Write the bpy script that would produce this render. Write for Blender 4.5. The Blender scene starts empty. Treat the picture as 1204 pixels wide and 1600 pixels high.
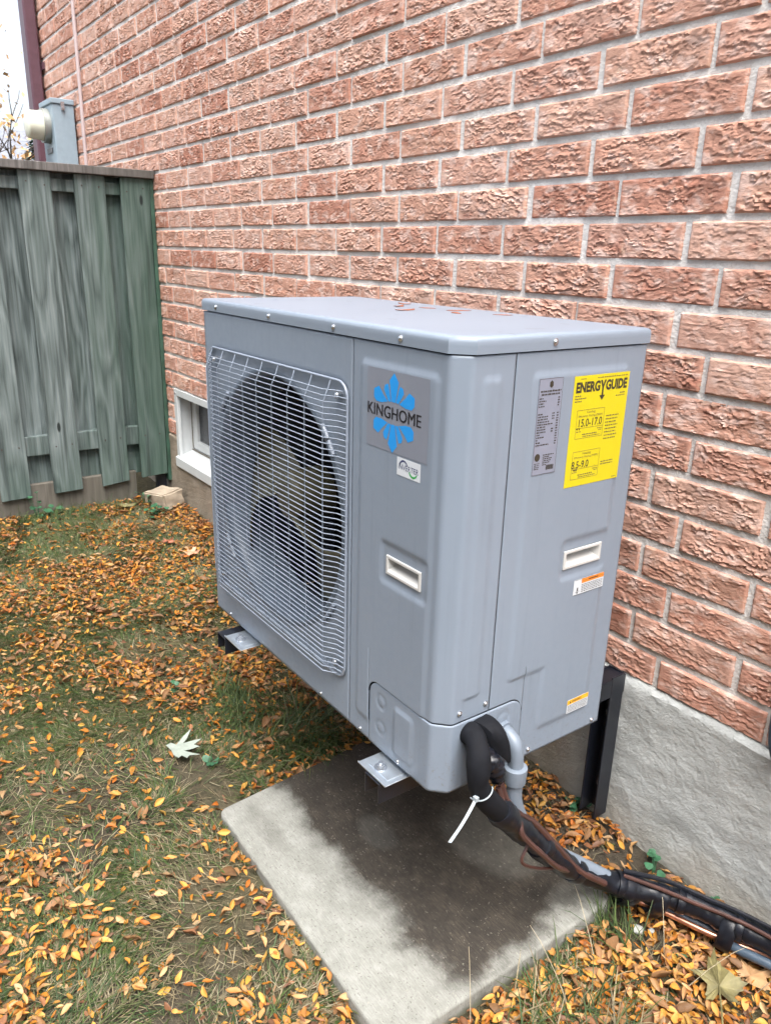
import bpy, bmesh, math, random
import numpy as np
from mathutils import Matrix, Vector

random.seed(7)
RNG = np.random.default_rng(11)
SC = bpy.context.scene
COL = SC.collection

# ------------------------------------------------------------------ camera
cam_d = bpy.data.cameras.new('camera')
cam_d.sensor_fit = 'VERTICAL'
cam_d.sensor_height = 24.0
cam_d.lens = 1194.45 / 1600 * 24.0
cam_d.clip_start = 0.02
cam_d.clip_end = 500
cam = bpy.data.objects.new('camera', cam_d)
COL.objects.link(cam)
CAM = Vector((1.742683, -0.733434, 0.899465))
CR = Matrix(((0.58311381, -0.27474448, 0.76452192),
             (0.81197512, 0.16701452, -0.55928755),
             (0.02597490, 0.94690106, 0.32047415)))
cam.matrix_world = Matrix.Translation(CAM) @ CR.to_4x4()
SC.camera = cam
cam_d.dof.use_dof = True
cam_d.dof.focus_distance = 1.35
cam_d.dof.aperture_fstop = 13.0

# ------------------------------------------------------------------ sky, sun, exposure
SUN_EL, SUN_AZ = math.radians(66), math.radians(-25)     # direction of the veiled sun
world = bpy.data.worlds.new('World'); SC.world = world
world.use_nodes = True
wn = world.node_tree.nodes; wl = world.node_tree.links
wn.clear()
w_out = wn.new('ShaderNodeOutputWorld'); w_bg = wn.new('ShaderNodeBackground')
w_sky = wn.new('ShaderNodeTexSky'); w_sky.sky_type = 'NISHITA'
w_sky.sun_disc = False; w_sky.sun_elevation = SUN_EL
w_sky.sun_rotation = math.pi / 2 - SUN_AZ
w_sky.air_density = 1.0; w_sky.dust_density = 5.0; w_sky.ozone_density = 1.0
w_hs = wn.new('ShaderNodeHueSaturation'); w_hs.inputs['Saturation'].default_value = 0.50
wl.new(w_sky.outputs[0], w_hs.inputs['Color']); wl.new(w_hs.outputs[0], w_bg.inputs['Color'])
w_bg.inputs['Strength'].default_value = 0.105
wl.new(w_bg.outputs[0], w_out.inputs['Surface'])

sun_d = bpy.data.lights.new('sun', 'SUN'); sun_d.energy = 1.5
sun_d.angle = math.radians(50); sun_d.color = (1.0, 0.97, 0.93)
sun = bpy.data.objects.new('sun', sun_d); COL.objects.link(sun)
sdir = Vector((math.cos(SUN_EL) * math.cos(SUN_AZ), math.cos(SUN_EL) * math.sin(SUN_AZ), math.sin(SUN_EL)))
sun.rotation_euler = sdir.to_track_quat('Z', 'Y').to_euler()
sun.location = (0, 0, 6)

SC.view_settings.view_transform = 'Standard'
SC.view_settings.look = 'None'
SC.view_settings.gamma = 1.0
SC.view_settings.use_curve_mapping = False
SC.view_settings.exposure = 2.0
SC.render.engine = 'CYCLES'
SC.cycles.use_denoising = True
SC.cycles.use_adaptive_sampling = True
SC.cycles.adaptive_threshold = .03
SC.cycles.max_bounces = 5
SC.cycles.diffuse_bounces = 2
SC.cycles.glossy_bounces = 2
SC.cycles.transmission_bounces = 2

# ------------------------------------------------------------------ helpers
class MB:
    def __init__(s): s.v = []; s.f = []
    def add(s, v, f):
        o = len(s.v); s.v += [tuple(p) for p in v]; s.f += [tuple(i + o for i in q) for q in f]; return s
    def box(s, x0, x1, y0, y1, z0, z1):
        v = [(x0,y0,z0),(x1,y0,z0),(x1,y1,z0),(x0,y1,z0),(x0,y0,z1),(x1,y0,z1),(x1,y1,z1),(x0,y1,z1)]
        return s.add(v, [(0,3,2,1),(4,5,6,7),(0,1,5,4),(1,2,6,5),(2,3,7,6),(3,0,4,7)])
    def quad(s, a, b, c, d): return s.add([a,b,c,d], [(0,1,2,3)])
    def prism(s, poly, z0, z1):
        n = len(poly)
        v = [(x,y,z0) for x,y in poly] + [(x,y,z1) for x,y in poly]
        f = [tuple(range(n-1,-1,-1)), tuple(range(n,2*n))] + [(i,(i+1)%n,n+(i+1)%n,n+i) for i in range(n)]
        return s.add(v, f)
    def tube(s, path, r, n=10, cap=True, wr=0):
        P = [Vector(p) for p in path]; m = len(P)
        rr = r if hasattr(r, '__len__') else [r]*m
        up = None; v = []
        for i in range(m):
            t = (P[min(i+1,m-1)] - P[max(i-1,0)]).normalized()
            if up is None:
                up = Vector((0,0,1)) if abs(t.z) < .9 else Vector((1,0,0))
            a = t.cross(up).normalized(); b = a.cross(t).normalized(); up = b
            for k in range(n):
                an = 2*math.pi*k/n
                q = rr[i]*(1+wr*(math.sin(2*an+i*.55)+.7*math.sin(3*an-i*1.1+1)+.6*math.sin(5*an+i*2.3)+.5*math.sin(i*1.9+an)))
                v.append(P[i] + a*math.cos(an)*q + b*math.sin(an)*q)
        f = []
        for i in range(m-1):
            for k in range(n):
                k2 = (k+1) % n
                f.append((i*n+k, (i+1)*n+k, (i+1)*n+k2, i*n+k2))
        if cap: f += [tuple(range(n)), tuple((m-1)*n+k for k in range(n-1,-1,-1))]
        return s.add(v, f)
    def cyl(s, c, axis, r, h, n=16, r2=None):
        c = Vector(c); a = Vector(axis).normalized()
        return s.tube([c, c + a*h], [r, r if r2 is None else r2], n)
    def dome(s, c, axis, r, h, n=12, m=5):
        c = Vector(c); a = Vector(axis).normalized()
        pts = []; rs = []
        for i in range(m):
            th = math.pi/2*i/(m-1)
            pts.append(c + a*h*math.sin(th)); rs.append(max(r*math.cos(th), r*.03))
        u = Vector((0,0,1)) if abs(a.z) < .9 else Vector((1,0,0))
        e1 = a.cross(u).normalized(); e2 = e1.cross(a)
        v = []; f = []
        for p, q in zip(pts, rs):
            for k in range(n):
                an = 2*math.pi*k/n; v.append(p + e1*math.cos(an)*q + e2*math.sin(an)*q)
        for i in range(m-1):
            for k in range(n): f.append((i*n+k, i*n+(k+1)%n, (i+1)*n+(k+1)%n, (i+1)*n+k))
        f.append(tuple((m-1)*n+k for k in range(n)))
        return s.add(v, f)
    def build(s, name, mat, parent=None, smooth=False, bevel=0, seg=2, fixn=True):
        me = bpy.data.meshes.new(name); me.from_pydata(s.v, [], s.f)
        if fixn or bevel:
            bm = bmesh.new(); bm.from_mesh(me)
            bmesh.ops.recalc_face_normals(bm, faces=bm.faces)
            if bevel:
                es = [e for e in bm.edges if len(e.link_faces) == 2 and e.calc_face_angle(0) > .5]
                bmesh.ops.bevel(bm, geom=es, offset=bevel, segments=seg, affect='EDGES', profile=.5)
            bm.to_mesh(me); bm.free()
        return link(name, me, mat, parent, smooth)

def link(name, me, mat, parent=None, smooth=False):
    if mat is not None and not me.materials: me.materials.append(mat)
    if smooth:
        me.polygons.foreach_set('use_smooth', [True]*len(me.polygons))
        try: me.set_sharp_from_angle(angle=math.radians(38))
        except Exception: pass
    o = bpy.data.objects.new(name, me); COL.objects.link(o)
    if parent is not None: o.parent = parent
    return o

def empty(name, loc=(0,0,0)):
    """things are built in world coordinates; the Empty sits at the thing's base, so parts are offset back"""
    o = bpy.data.objects.new(name, None); COL.objects.link(o); o.location = loc
    o.empty_display_size = .05
    return o

def tag(o, label=None, cat=None, group=None, kind=None):
    if label: o['label'] = label
    if cat: o['category'] = cat
    if group: o['group'] = group
    if kind: o['kind'] = kind
    return o

# ---- value noise in numpy
_perm = np.random.default_rng(3).random((256, 256))
def vnoise(x, y):
    x = np.asarray(x, float); y = np.asarray(y, float)
    xi = np.floor(x).astype(int); yi = np.floor(y).astype(int)
    fx = x - xi; fy = y - yi
    fx = fx*fx*(3-2*fx); fy = fy*fy*(3-2*fy)
    g = lambda a, b: _perm[a & 255, b & 255]
    return (g(xi,yi)*(1-fx)+g(xi+1,yi)*fx)*(1-fy) + (g(xi,yi+1)*(1-fx)+g(xi+1,yi+1)*fx)*fy
def fbm(x, y, o=4, gain=.5):
    a = 1.0; t = 0; n = 0
    for i in range(o):
        t = t + a*vnoise(x*2**i + 17.3*i, y*2**i + 5.1*i); n += a; a *= gain
    return t/n
def sstep(a, b, x):
    t = np.clip((x-a)/(b-a), 0, 1); return t*t*(3-2*t)

# ---- materials
def nodes_of(m):
    m.use_nodes = True; nt = m.node_tree; nt.nodes.clear()
    out = nt.nodes.new('ShaderNodeOutputMaterial'); b = nt.nodes.new('ShaderNodeBsdfPrincipled')
    nt.links.new(b.outputs[0], out.inputs[0]); return nt, b
class NT:
    def __init__(s, name, rough=.6, metal=0, spec=None):
        s.m = bpy.data.materials.new(name); s.nt, s.b = nodes_of(s.m)
        s.b.inputs['Roughness'].default_value = rough; s.b.inputs['Metallic'].default_value = metal
        if spec is not None: s.b.inputs['Specular IOR Level'].default_value = spec
    def n(s, t, **kw):
        nd = s.nt.nodes.new(t)
        for k, v in kw.items(): setattr(nd, k, v)
        return nd
    def l(s, a, b): s.nt.links.new(a, b)
    def coord(s, kind='Object', scale=(1,1,1), rot=(0,0,0)):
        tc = s.n('ShaderNodeTexCoord'); mp = s.n('ShaderNodeMapping')
        mp.inputs['Scale'].default_value = scale; mp.inputs['Rotation'].default_value = rot
        s.l(tc.outputs[kind], mp.inputs['Vector']); return mp.outputs[0]
    def noise(s, vec, scale, detail=4, rough=.55, dist=0):
        nd = s.n('ShaderNodeTexNoise'); nd.inputs['Scale'].default_value = scale
        nd.inputs['Detail'].default_value = detail; nd.inputs['Roughness'].default_value = rough
        nd.inputs['Distortion'].default_value = dist
        if vec is not None: s.l(vec, nd.inputs['Vector'])
        return nd.outputs['Fac']
    def ramp(s, fac, stops, interp='LINEAR'):
        r = s.n('ShaderNodeValToRGB'); r.color_ramp.interpolation = interp
        els = r.color_ramp.elements
        while len(els) < len(stops): els.new(.5)
        for e, (p, c) in zip(els, stops):
            e.position = p; e.color = (*c, 1) if len(c) == 3 else c
        s.l(fac, r.inputs[0]); return r.outputs[0]
    def mix(s, fac, a, b, mode='MIX'):
        m = s.n('ShaderNodeMix', data_type='RGBA', blend_type=mode)
        for sock, val in ((m.inputs[0], fac), (m.inputs[6], a), (m.inputs[7], b)):
            if hasattr(val, 'is_linked') or hasattr(val, 'links'): s.l(val, sock)
            elif isinstance(val, (int, float)): sock.default_value = val
            else: sock.default_value = (*val, 1)
        return m.outputs[2]
    def math(s, op, a, b=None, c=None):
        m = s.n('ShaderNodeMath', operation=op)
        for i, v in enumerate((a, b, c)):
            if v is None: continue
            if isinstance(v, (int, float)): m.inputs[i].default_value = v
            else: s.l(v, m.inputs[i])
        return m.outputs[0]
    def mrange(s, v, a, b, c=0, d=1, smooth=True):
        m = s.n('ShaderNodeMapRange'); m.interpolation_type = 'SMOOTHSTEP' if smooth else 'LINEAR'
        s.l(v, m.inputs[0])
        for i, x in enumerate((a,b,c,d)): m.inputs[i+1].default_value = x
        return m.outputs[0]
    def color(s, c):
        if isinstance(c, tuple): s.b.inputs['Base Color'].default_value = (*c, 1)
        else: s.l(c, s.b.inputs['Base Color'])
        return s
    def bump(s, h, strength=.3, dist=.01):
        bp = s.n('ShaderNodeBump'); bp.inputs['Strength'].default_value = strength
        bp.inputs['Distance'].default_value = dist
        s.l(h, bp.inputs['Height']); s.l(bp.outputs[0], s.b.inputs['Normal']); return s

def plain(name, c, rough=.5, metal=0, var=.12, scale=30, bump=0, bscale=400, coat=0):
    t = NT(name, rough, metal)
    v = t.coord()
    k = t.noise(v, scale, 4)
    lo = tuple(x*(1-var) for x in c); hi = tuple(min(1, x*(1+var)) for x in c)
    t.color(t.ramp(k, [(.3, lo), (.7, hi)]))
    if bump: t.bump(t.noise(v, bscale, 3), bump, .002)
    if coat: t.b.inputs['Coat Weight'].default_value = coat
    return t.m

M = {}
def m_steel():
    t = NT('powder_coated_steel', .42)
    v = t.coord()
    a = t.noise(v, 2.5, 3); b_ = t.noise(v, 60, 3)
    c = t.ramp(a, [(.3, (.196,.238,.296)), (.7, (.212,.256,.316))])
    dirt = t.mrange(t.noise(t.coord(scale=(1,1,.35)), 14, 5, .6), .62, .85, 0, .14)
    sz = t.n('ShaderNodeSeparateXYZ'); t.l(v, sz.inputs[0])
    spl = t.math('MULTIPLY', t.mrange(sz.outputs[2], .16, .0, 0, .5), t.mrange(t.noise(v, 130, 3, .7), .55, .72))
    t.color(t.mix(spl, t.mix(dirt, c, (.13,.13,.13)), (.16,.14,.115)))
    stk = t.mrange(t.noise(t.coord(scale=(1,1,.04)), 55, 4, .65), .52, .74, 0, .22)
    cc_ = [l.from_socket for l in t.nt.links if l.to_socket == t.b.inputs['Base Color']][0]
    t.color(t.mix(stk, cc_, (.135,.16,.195)))
    t.l(t.mrange(b_, .3, .7, .36, .5), t.b.inputs['Roughness'])
    t.bump(t.math('ADD', t.math('MULTIPLY', t.noise(v, 700, 2), .06), t.math('MULTIPLY', t.noise(v, 7, 2), 1.0)), .18, .004)
    return t.m
M['steel'] = m_steel()
def m_lid():
    t = NT('powder_coated_lid_steel', .38)
    v = t.coord()
    c = t.ramp(t.noise(v, 3, 3), [(.3, (.196,.238,.296)), (.7, (.212,.256,.316))])
    sp = t.mrange(t.noise(v, 22, 2, .5), .66, .72, 0, .55)
    up = t.n('ShaderNodeNewGeometry'); sx = t.n('ShaderNodeSeparateXYZ'); t.l(up.outputs['Normal'], sx.inputs[0])
    f = t.math('MULTIPLY', sp, t.mrange(sx.outputs[2], .7, .95))
    t.color(t.mix(f, c, (.12,.14,.17)))
    t.bump(t.noise(v, 900, 2), .05, .001)
    return t.m
M['lid'] = m_lid()
M['wire'] = plain('grille_wire_coating', (.235,.275,.34), .35, 0, .06)
M['black_inside'] = plain('black_interior', (.012,.012,.014), .7)
M['fan_plastic'] = plain('grey_fan_plastic', (.080,.075,.048), .4)
M['shroud'] = plain('shroud_steel', (.105,.135,.175), .4)
M['zinc'] = plain('galvanised_steel', (.62,.68,.74), .32, .85, .12, 40, .1)
M['screw'] = plain('screw_steel', (.55,.58,.62), .25, .9)
M['white_plastic'] = plain('white_plastic', (.52,.52,.505), .4, 0, .03)
M['black_paint'] = plain('black_bracket_paint', (.010,.012,.018), .28, 0, .2, 40, .05)
M['black_foam'] = plain('black_pipe_insulation', (.006,.007,.010), .8, 0, .3, 60, .15, 200)
M['black_tape'] = plain('black_vinyl_tape', (.006,.0075,.012), .34, 0, .3, 50, .25, 90)
for k_ in ('black_foam','black_tape'):
    M[k_].node_tree.nodes['Principled BSDF'].inputs['Specular IOR Level'].default_value = .22 if k_ == 'black_foam' else .4
M['brown_cable'] = plain('brown_cable_sheath', (.060,.027,.022), .35, 0, .2)
M['copper'] = plain('copper', (.72,.36,.24), .28, .9, .25, 25)
M['grey_pvc'] = plain('grey_pvc', (.165,.20,.245), .4, 0, .08)
M['dark_hose'] = plain('dark_blue_grey_hose', (.05,.075,.105), .4, 0, .2)
M['zip'] = plain('white_nylon', (.33,.385,.42), .35, 0, .04)
M['yellow_label'] = plain('yellow_label', (.57,.485,.008), .45, 0, .02)
M['white_label'] = plain('white_label', (.58,.62,.66), .4, 0, .02)
M['grey_label'] = plain('grey_label', (.215,.235,.300), .38, 0, .03)
M['orange_label'] = plain('orange_label', (.80,.25,.03), .45, 0, .03)
M['amber_label'] = plain('amber_label', (.85,.42,.02), .45, 0, .03)
M['ink'] = plain('label_ink', (.035,.030,.020), .5)
M['ink_soft'] = plain('label_ink_fine', (.10,.09,.05), .5)
M['ink_blue'] = plain('label_ink_blue', (.035,.045,.14), .5)
M['ink_green'] = plain('label_ink_green', (.03,.33,.07), .5)
M['logo_blue'] = plain('logo_blue', (.012,.27,.70), .4, 0, .02)
M['logo_black'] = plain('logo_black', (.012,.012,.018), .35)
M['plate'] = plain('logo_plate', (.195,.215,.262), .3, 0, .03)

def m_brick():
    t = NT('rock_face_brick', .88, 0, .25)
    oi = t.n('ShaderNodeObjectInfo'); g = t.n('ShaderNodeNewGeometry')
    at = t.n('ShaderNodeAttribute'); at.attribute_name = 'shade'
    rnd = t.math('FRACT', t.math('ADD', oi.outputs['Random'], g.outputs['Random Per Island']))
    off = t.n('ShaderNodeVectorMath', operation='ADD')
    tc = t.n('ShaderNodeTexCoord'); cb = t.n('ShaderNodeCombineXYZ')
    t.l(t.math('MULTIPLY', rnd, 37.0), cb.inputs[0]); t.l(t.math('MULTIPLY', rnd, 91.0), cb.inputs[1])
    t.l(tc.outputs['Object'], off.inputs[0]); t.l(cb.outputs[0], off.inputs[1])
    mp = t.n('ShaderNodeMapping'); mp.inputs['Scale'].default_value = (1,1,1.6); t.l(off.outputs[0], mp.inputs['Vector'])
    v = mp.outputs[0]
    base = t.ramp(rnd, [(0, (.40,.180,.125)), (.2, (.53,.295,.22)), (.4, (.57,.345,.27)), (.6, (.48,.245,.18)), (.8, (.54,.31,.23)), (1, (.60,.38,.30))])
    pal = t.mrange(t.noise(v, 26, 4, .6, .4), .47, .66, 0, .8)
    c = t.mix(pal, base, (.70,.52,.455))
    red = t.mrange(t.noise(v, 17, 3, .5), .56, .72, 0, .7)
    c = t.mix(red, c, (.40,.175,.120))
    tan = t.mrange(t.noise(v, 40, 4, .6), .58, .75, 0, .6)
    c = t.mix(tan, c, (.70,.51,.385))
    t.color(c)
    hv = t.n('ShaderNodeMapping'); hv.inputs['Scale'].default_value = (1,1,2.2); t.l(off.outputs[0], hv.inputs['Vector'])
    h = t.math('ADD', t.noise(hv.outputs[0], 90, 6, .7, .3), t.math('MULTIPLY', t.noise(v, 300, 3), .35))
    t.bump(h, .5, .005)
    return t.m
M['brick'] = m_brick()
def m_mortar():
    t = NT('grey_mortar', .95, 0, .2)
    v = t.coord()
    c = t.ramp(t.noise(v, 9, 5, .6), [(.25, (.60,.59,.57)), (.75, (.78,.77,.75))])
    c = t.mix(t.mrange(t.noise(v, 160, 2), .6, .75, 0, .5), c, (.42,.40,.37))
    t.color(c)
    t.bump(t.math('ADD', t.noise(v, 120, 4, .6), t.math('MULTIPLY', t.noise(v, 25, 3), 1.2)), .6, .006)
    return t.m
M['mortar'] = m_mortar()
def m_parging():
    t = NT('cement_parging', .92, 0, .25)
    v = t.coord()
    sx = t.n('ShaderNodeSeparateXYZ'); t.l(v, sx.inputs[0])
    n1 = t.noise(v, 6, 5, .6)
    light = t.ramp(n1, [(.25, (.32,.335,.33)), (.7, (.52,.545,.54))])
    brown = t.ramp(t.noise(v, 10, 5, .6), [(.25, (.20,.165,.125)), (.7, (.34,.29,.23))])
    ww = t.math('ADD', sx.outputs[0], t.math('MULTIPLY', t.noise(v, 3, 3), .12))
    c = t.mix(t.mrange(ww, .66, .82), brown, light)  # browner left part: shading under the unit painted into the colour
    # damp brown stain on the lower half, with its own ragged outline
    zz = t.math('ADD', sx.outputs[2], t.math('MULTIPLY', t.noise(v, 5, 5, .65), .34))
    c = t.mix(t.mrange(zz, -.10, -.26, 0, .5), c, (.33,.305,.25))
    moss = t.math('ADD', sx.outputs[2], t.math('MULTIPLY', t.noise(v, 13, 4, .6), .10))
    c = t.mix(t.mrange(moss, -.375, -.415, 0, .8), c, (.060,.070,.028))
    t.color(c)
    w = t.coord(scale=(1,1,1.25), rot=(0,.5,0))
    h = t.math('ADD', t.noise(w, 42, 7, .7, .1), t.math('MULTIPLY', t.noise(v, 110, 4, .6), .35))
    t.bump(h, .6, .010)
    return t.m
M['parging'] = m_parging()
def m_wood(name, dark, mid, light, green):
    t = NT(name, .85, 0, .25)
    oi = t.n('ShaderNodeObjectInfo')
    tc = t.n('ShaderNodeTexCoord'); cb = t.n('ShaderNodeCombineXYZ')
    t.l(t.math('MULTIPLY', oi.outputs['Random'], 13.0), cb.inputs[1]); t.l(t.math('MULTIPLY', oi.outputs['Random'], 7.0), cb.inputs[2])
    ad = t.n('ShaderNodeVectorMath', operation='ADD'); t.l(tc.outputs['Object'], ad.inputs[0]); t.l(cb.outputs[0], ad.inputs[1])
    mp = t.n('ShaderNodeMapping'); mp.inputs['Scale'].default_value = (1,1,.035); t.l(ad.outputs[0], mp.inputs['Vector'])
    mp2 = t.n('ShaderNodeMapping'); mp2.inputs['Scale'].default_value = (1,1,.16); t.l(ad.outputs[0], mp2.inputs['Vector'])
    warp = t.noise(mp2.outputs[0], 8, 2, .45)
    ring = t.math('FRACT', t.math('MULTIPLY', warp, 7.0))
    ringt = t.math('ABSOLUTE', t.math('SUBTRACT', ring, .5))
    fine = t.noise(mp.outputs[0], 95, 4, .6)
    k = t.math('ADD', t.math('MULTIPLY', ringt, .55), t.math('MULTIPLY', fine, .75))
    c = t.ramp(k, [(.22, dark), (.5, mid), (.85, light)])
    sx = t.n('ShaderNodeSeparateXYZ'); t.l(tc.outputs['Object'], sx.inputs[0])
    gy = t.math('ADD', sx.outputs[1], t.math('MULTIPLY', t.noise(mp2.outputs[0], 6, 4, .6), .9))
    gf = t.mrange(gy, .55, 1.15, .0, 1.0)
    gl = t.mrange(t.math('ADD', sx.outputs[2], t.math('MULTIPLY', t.noise(mp2.outputs[0], 5, 3), .5)), .35, -.25, 0, .45)
    c = t.mix(gf, c, t.mix(.7, c, green, 'MIX'))
    c = t.mix(gl, c, tuple(x*1.15 for x in green))
    vor = t.n('ShaderNodeTexVoronoi'); vm = t.n('ShaderNodeMapping'); vm.inputs['Scale'].default_value = (1,4.0,1.35)
    t.l(ad.outputs[0], vm.inputs['Vector']); t.l(vm.outputs[0], vor.inputs['Vector']); vor.inputs['Scale'].default_value = 1.6
    st_ = t.mrange(t.noise(mp.outputs[0], 26, 4, .65), .54, .70, 0, .6)
    c = t.mix(st_, c, tuple(x*.62 for x in dark))
    kn = t.mrange(vor.outputs['Distance'], .07, .04)
    c = t.mix(kn, c, tuple(x*.45 for x in dark))
    t.color(c)
    t.bump(t.math('ADD', fine, t.math('MULTIPLY', ringt, .5)), .35, .004)
    return t.m
M['wood'] = m_wood('weathered_fence_wood', (.042,.056,.055), (.120,.150,.150), (.235,.280,.285), (.040,.082,.058))
M['wood_cap'] = m_wood('weathered_cap_wood', (.062,.058,.056), (.125,.118,.114), (.200,.192,.186), (.10,.095,.085))
M['nail'] = plain('rusty_nail', (.06,.045,.038), .7, .3)
M['green_post'] = plain('dark_green_post', (.030,.075,.052), .6, 0, .35, 12, .2, 90)
M['kick'] = m_wood('brown_grey_kickboard', (.080,.070,.060), (.135,.120,.105), (.19,.172,.155), (.10,.10,.08))
M['downspout'] = plain('maroon_aluminium', (.105,.052,.070), .4, 0, .12)
M['meterbox'] = plain('grey_enclosure_paint', (.27,.35,.41), .45, 0, .06)
M['meter_ring'] = plain('meter_ring', (.33,.35,.33), .35, .4)
M['meter_glass'] = plain('meter_cover', (.72,.74,.62), .15, 0, .05)
M['pale_cable'] = plain('pale_grey_cable', (.50,.42,.42), .5, 0, .06)
M['white_frame'] = plain('white_window_frame', (.56,.59,.60), .4, 0, .06, 9)
M['gap_dirt'] = plain('window_seal', (.16,.14,.11), .8)
def m_glass():
    t = NT('dark_window_pane', .08); t.color((.035,.04,.048)); return t.m
M['pane'] = m_glass()

def m_soil():
    t = NT('soil', .95, 0, .2)
    v = t.coord()
    a = t.noise(v, 5, 6, .6)
    c = t.ramp(a, [(.25, (.028,.023,.019)), (.55, (.052,.043,.035)), (.8, (.095,.080,.064))])
    lawn = t.mrange(t.noise(v, 1.4, 4), .35, .65, .1, .6)
    c = t.mix(lawn, c, t.ramp(t.noise(v, 60, 3), [(.3, (.07,.075,.03)), (.7, (.20,.165,.085))]))
    t.color(c)
    t.bump(t.math('ADD', t.noise(v, 45, 6, .65), t.math('MULTIPLY', t.noise(v, 200, 3), .4)), .8, .02)
    return t.m
M['soil'] = m_soil()
def m_slab():
    t = NT('broom_finished_concrete', .82, 0, .35)
    v = t.coord()
    sx = t.n('ShaderNodeSeparateXYZ'); t.l(v, sx.inputs[0])
    X, Y = sx.outputs[0], sx.outputs[1]
    br = t.noise(t.coord(scale=(1,9,1)), 45, 7, .7)
    pit = t.noise(v, 18, 9, .72)
    dry = t.ramp(t.math('ADD', t.math('MULTIPLY', br, .5), t.math('MULTIPLY', pit, .5)), [(.32, (.150,.150,.132)), (.5, (.225,.228,.205)), (.68, (.32,.325,.30))])
    wet = t.ramp(t.math('ADD', t.math('MULTIPLY', br, .6), t.math('MULTIPLY', pit, .4)), [(.36, (.008,.0055,.0035)), (.5, (.021,.0155,.0105)), (.66, (.075,.058,.040))])
    wob = t.math('MULTIPLY', t.math('SUBTRACT', t.noise(v, 8, 9, .70), .5), .20)
    # front boundary of the damp patch (y) and right boundary (x)
    fy = t.mrange(t.math('ADD', Y, wob), -.02, .060)
    fx = t.mrange(t.math('ADD', X, t.math('MULTIPLY', wob, .8)), 1.000, .945)
    def spot(cx, cy, rx, ry, k):
        a = t.math('POWER', t.math('DIVIDE', t.math('SUBTRACT', X, cx), rx), 2.0)
        b = t.math('POWER', t.math('DIVIDE', t.math('SUBTRACT', Y, cy), ry), 2.0)
        d = t.math('ADD', t.math('ADD', a, b), t.math('MULTIPLY', wob, 6.0))
        return t.mrange(d, 1.3, .3, 0, k)
    f = t.math('MULTIPLY', fy, fx)
    f = t.math('SUBTRACT', f, spot(.555, .135, .075, .045, .22))
    f = t.math('SUBTRACT', f, spot(.72, .34, .15, .10, .26))
    f = t.math('SUBTRACT', f, spot(.97, .36, .07, .08, .35))
    f = t.math('SUBTRACT', f, t.mrange(t.math('ADD', X, wob), .34, .27, 0, .0))
    f = t.math('MAXIMUM', f, t.math('MULTIPLY', spot(.40, -.075, .10, .03, .22), 1.0))
    f = t.math('MINIMUM', t.math('MAXIMUM', f, 0.0), .93)
    c = t.mix(f, dry, wet)
    c = t.mix(t.mrange(t.noise(v, 260, 2, .5), .64, .70, 0, .55), c, (.05,.042,.032))
    c = t.mix(t.mrange(t.noise(v, 190, 2, .5), .67, .72, 0, .4), c, (.36,.34,.29))
    edge = t.mrange(t.math('ADD', sx.outputs[2], t.math('MULTIPLY', t.noise(v, 20, 4), .02)), -.408, -.425, 0, .75)
    c = t.mix(edge, c, (.115,.125,.075))
    t.color(c)
    t.l(t.mrange(f, 0, 1, .9, .62), t.b.inputs['Roughness'])
    t.bump(t.math('ADD', t.noise(t.coord(scale=(1,22,1)), 30, 4, .6), t.math('MULTIPLY', pit, .8)), .45, .004)
    return t.m
M['slab'] = m_slab()
def m_attr(name, rough=.6, trans=.25, attr='Col'):
    t = NT(name, rough, 0, .35)
    at = t.n('ShaderNodeAttribute'); at.attribute_name = attr
    v = t.coord()
    k = t.noise(v, 120, 3)
    c = t.mix(t.mrange(k, .35, .7, 0, .35), at.outputs['Color'], t.mix(.55, at.outputs['Color'], (.05,.03,.012)))
    t.color(c)
    t.b.inputs['Subsurface Weight'].default_value = 0
    tr = t.n('ShaderNodeBsdfTranslucent'); t.l(c, tr.inputs[0])
    mx = t.n('ShaderNodeMixShader'); mx.inputs[0].default_value = trans
    out = [n for n in t.nt.nodes if n.type == 'OUTPUT_MATERIAL'][0]
    t.l(t.b.outputs[0], mx.inputs[1]); t.l(tr.outputs[0], mx.inputs[2]); t.l(mx.outputs[0], out.inputs[0])
    return t.m
M['leaf'] = m_attr('fallen_leaf', .55, .2)
M['grass'] = m_attr('grass_blades', .6, .3)
def m_leafobj(name, stops, vein=None):
    t = NT(name, .55, 0, .35)
    oi = t.n('ShaderNodeObjectInfo')
    v = t.coord()
    c = t.ramp(oi.outputs['Random'], stops)
    k = t.noise(v, 150, 4, .6)
    c = t.mix(t.mrange(k, .45, .75, 0, .45), c, (.16,.075,.022))
    t.color(c)
    return t.m
ORANGE = [(0, (.50,.200,.030)), (.2, (.54,.260,.055)), (.35, (.27,.145,.060)), (.5, (.40,.21,.085)), (.65, (.54,.29,.050)), (.8, (.40,.15,.030)), (1, (.47,.31,.155))]
M['leafobj'] = m_leafobj('orange_leaf', ORANGE)
M['leaf_green'] = plain('weed_leaf_green', (.030,.105,.050), .5, 0, .35, 60)
M['leaf_white'] = plain('silvery_leaf_underside', (.26,.30,.26), .6, 0, .15, 60)
M['leaf_yellow'] = plain('mottled_yellow_maple_leaf', (.145,.128,.055), .55, 0, .55, 34)
M['leaf_tan'] = plain('tan_maple_leaf', (.36,.21,.10), .6, 0, .3, 30)
M['leaf_pink'] = plain('pinkish_maple_leaf', (.55,.27,.17), .6, 0, .25, 40)
M['leaf_rust'] = plain('rust_leaf', (.28,.10,.055), .6, 0, .3, 40)
M['stalk'] = plain('dry_stalk', (.36,.31,.21), .7, 0, .2, 40)
M['stone'] = plain('tan_stone', (.33,.275,.21), .9, 0, .3, 14, .6, 90)
M['pebble'] = plain('grey_pebble', (.34,.35,.33), .8, 0, .2, 40, .3, 200)
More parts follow.
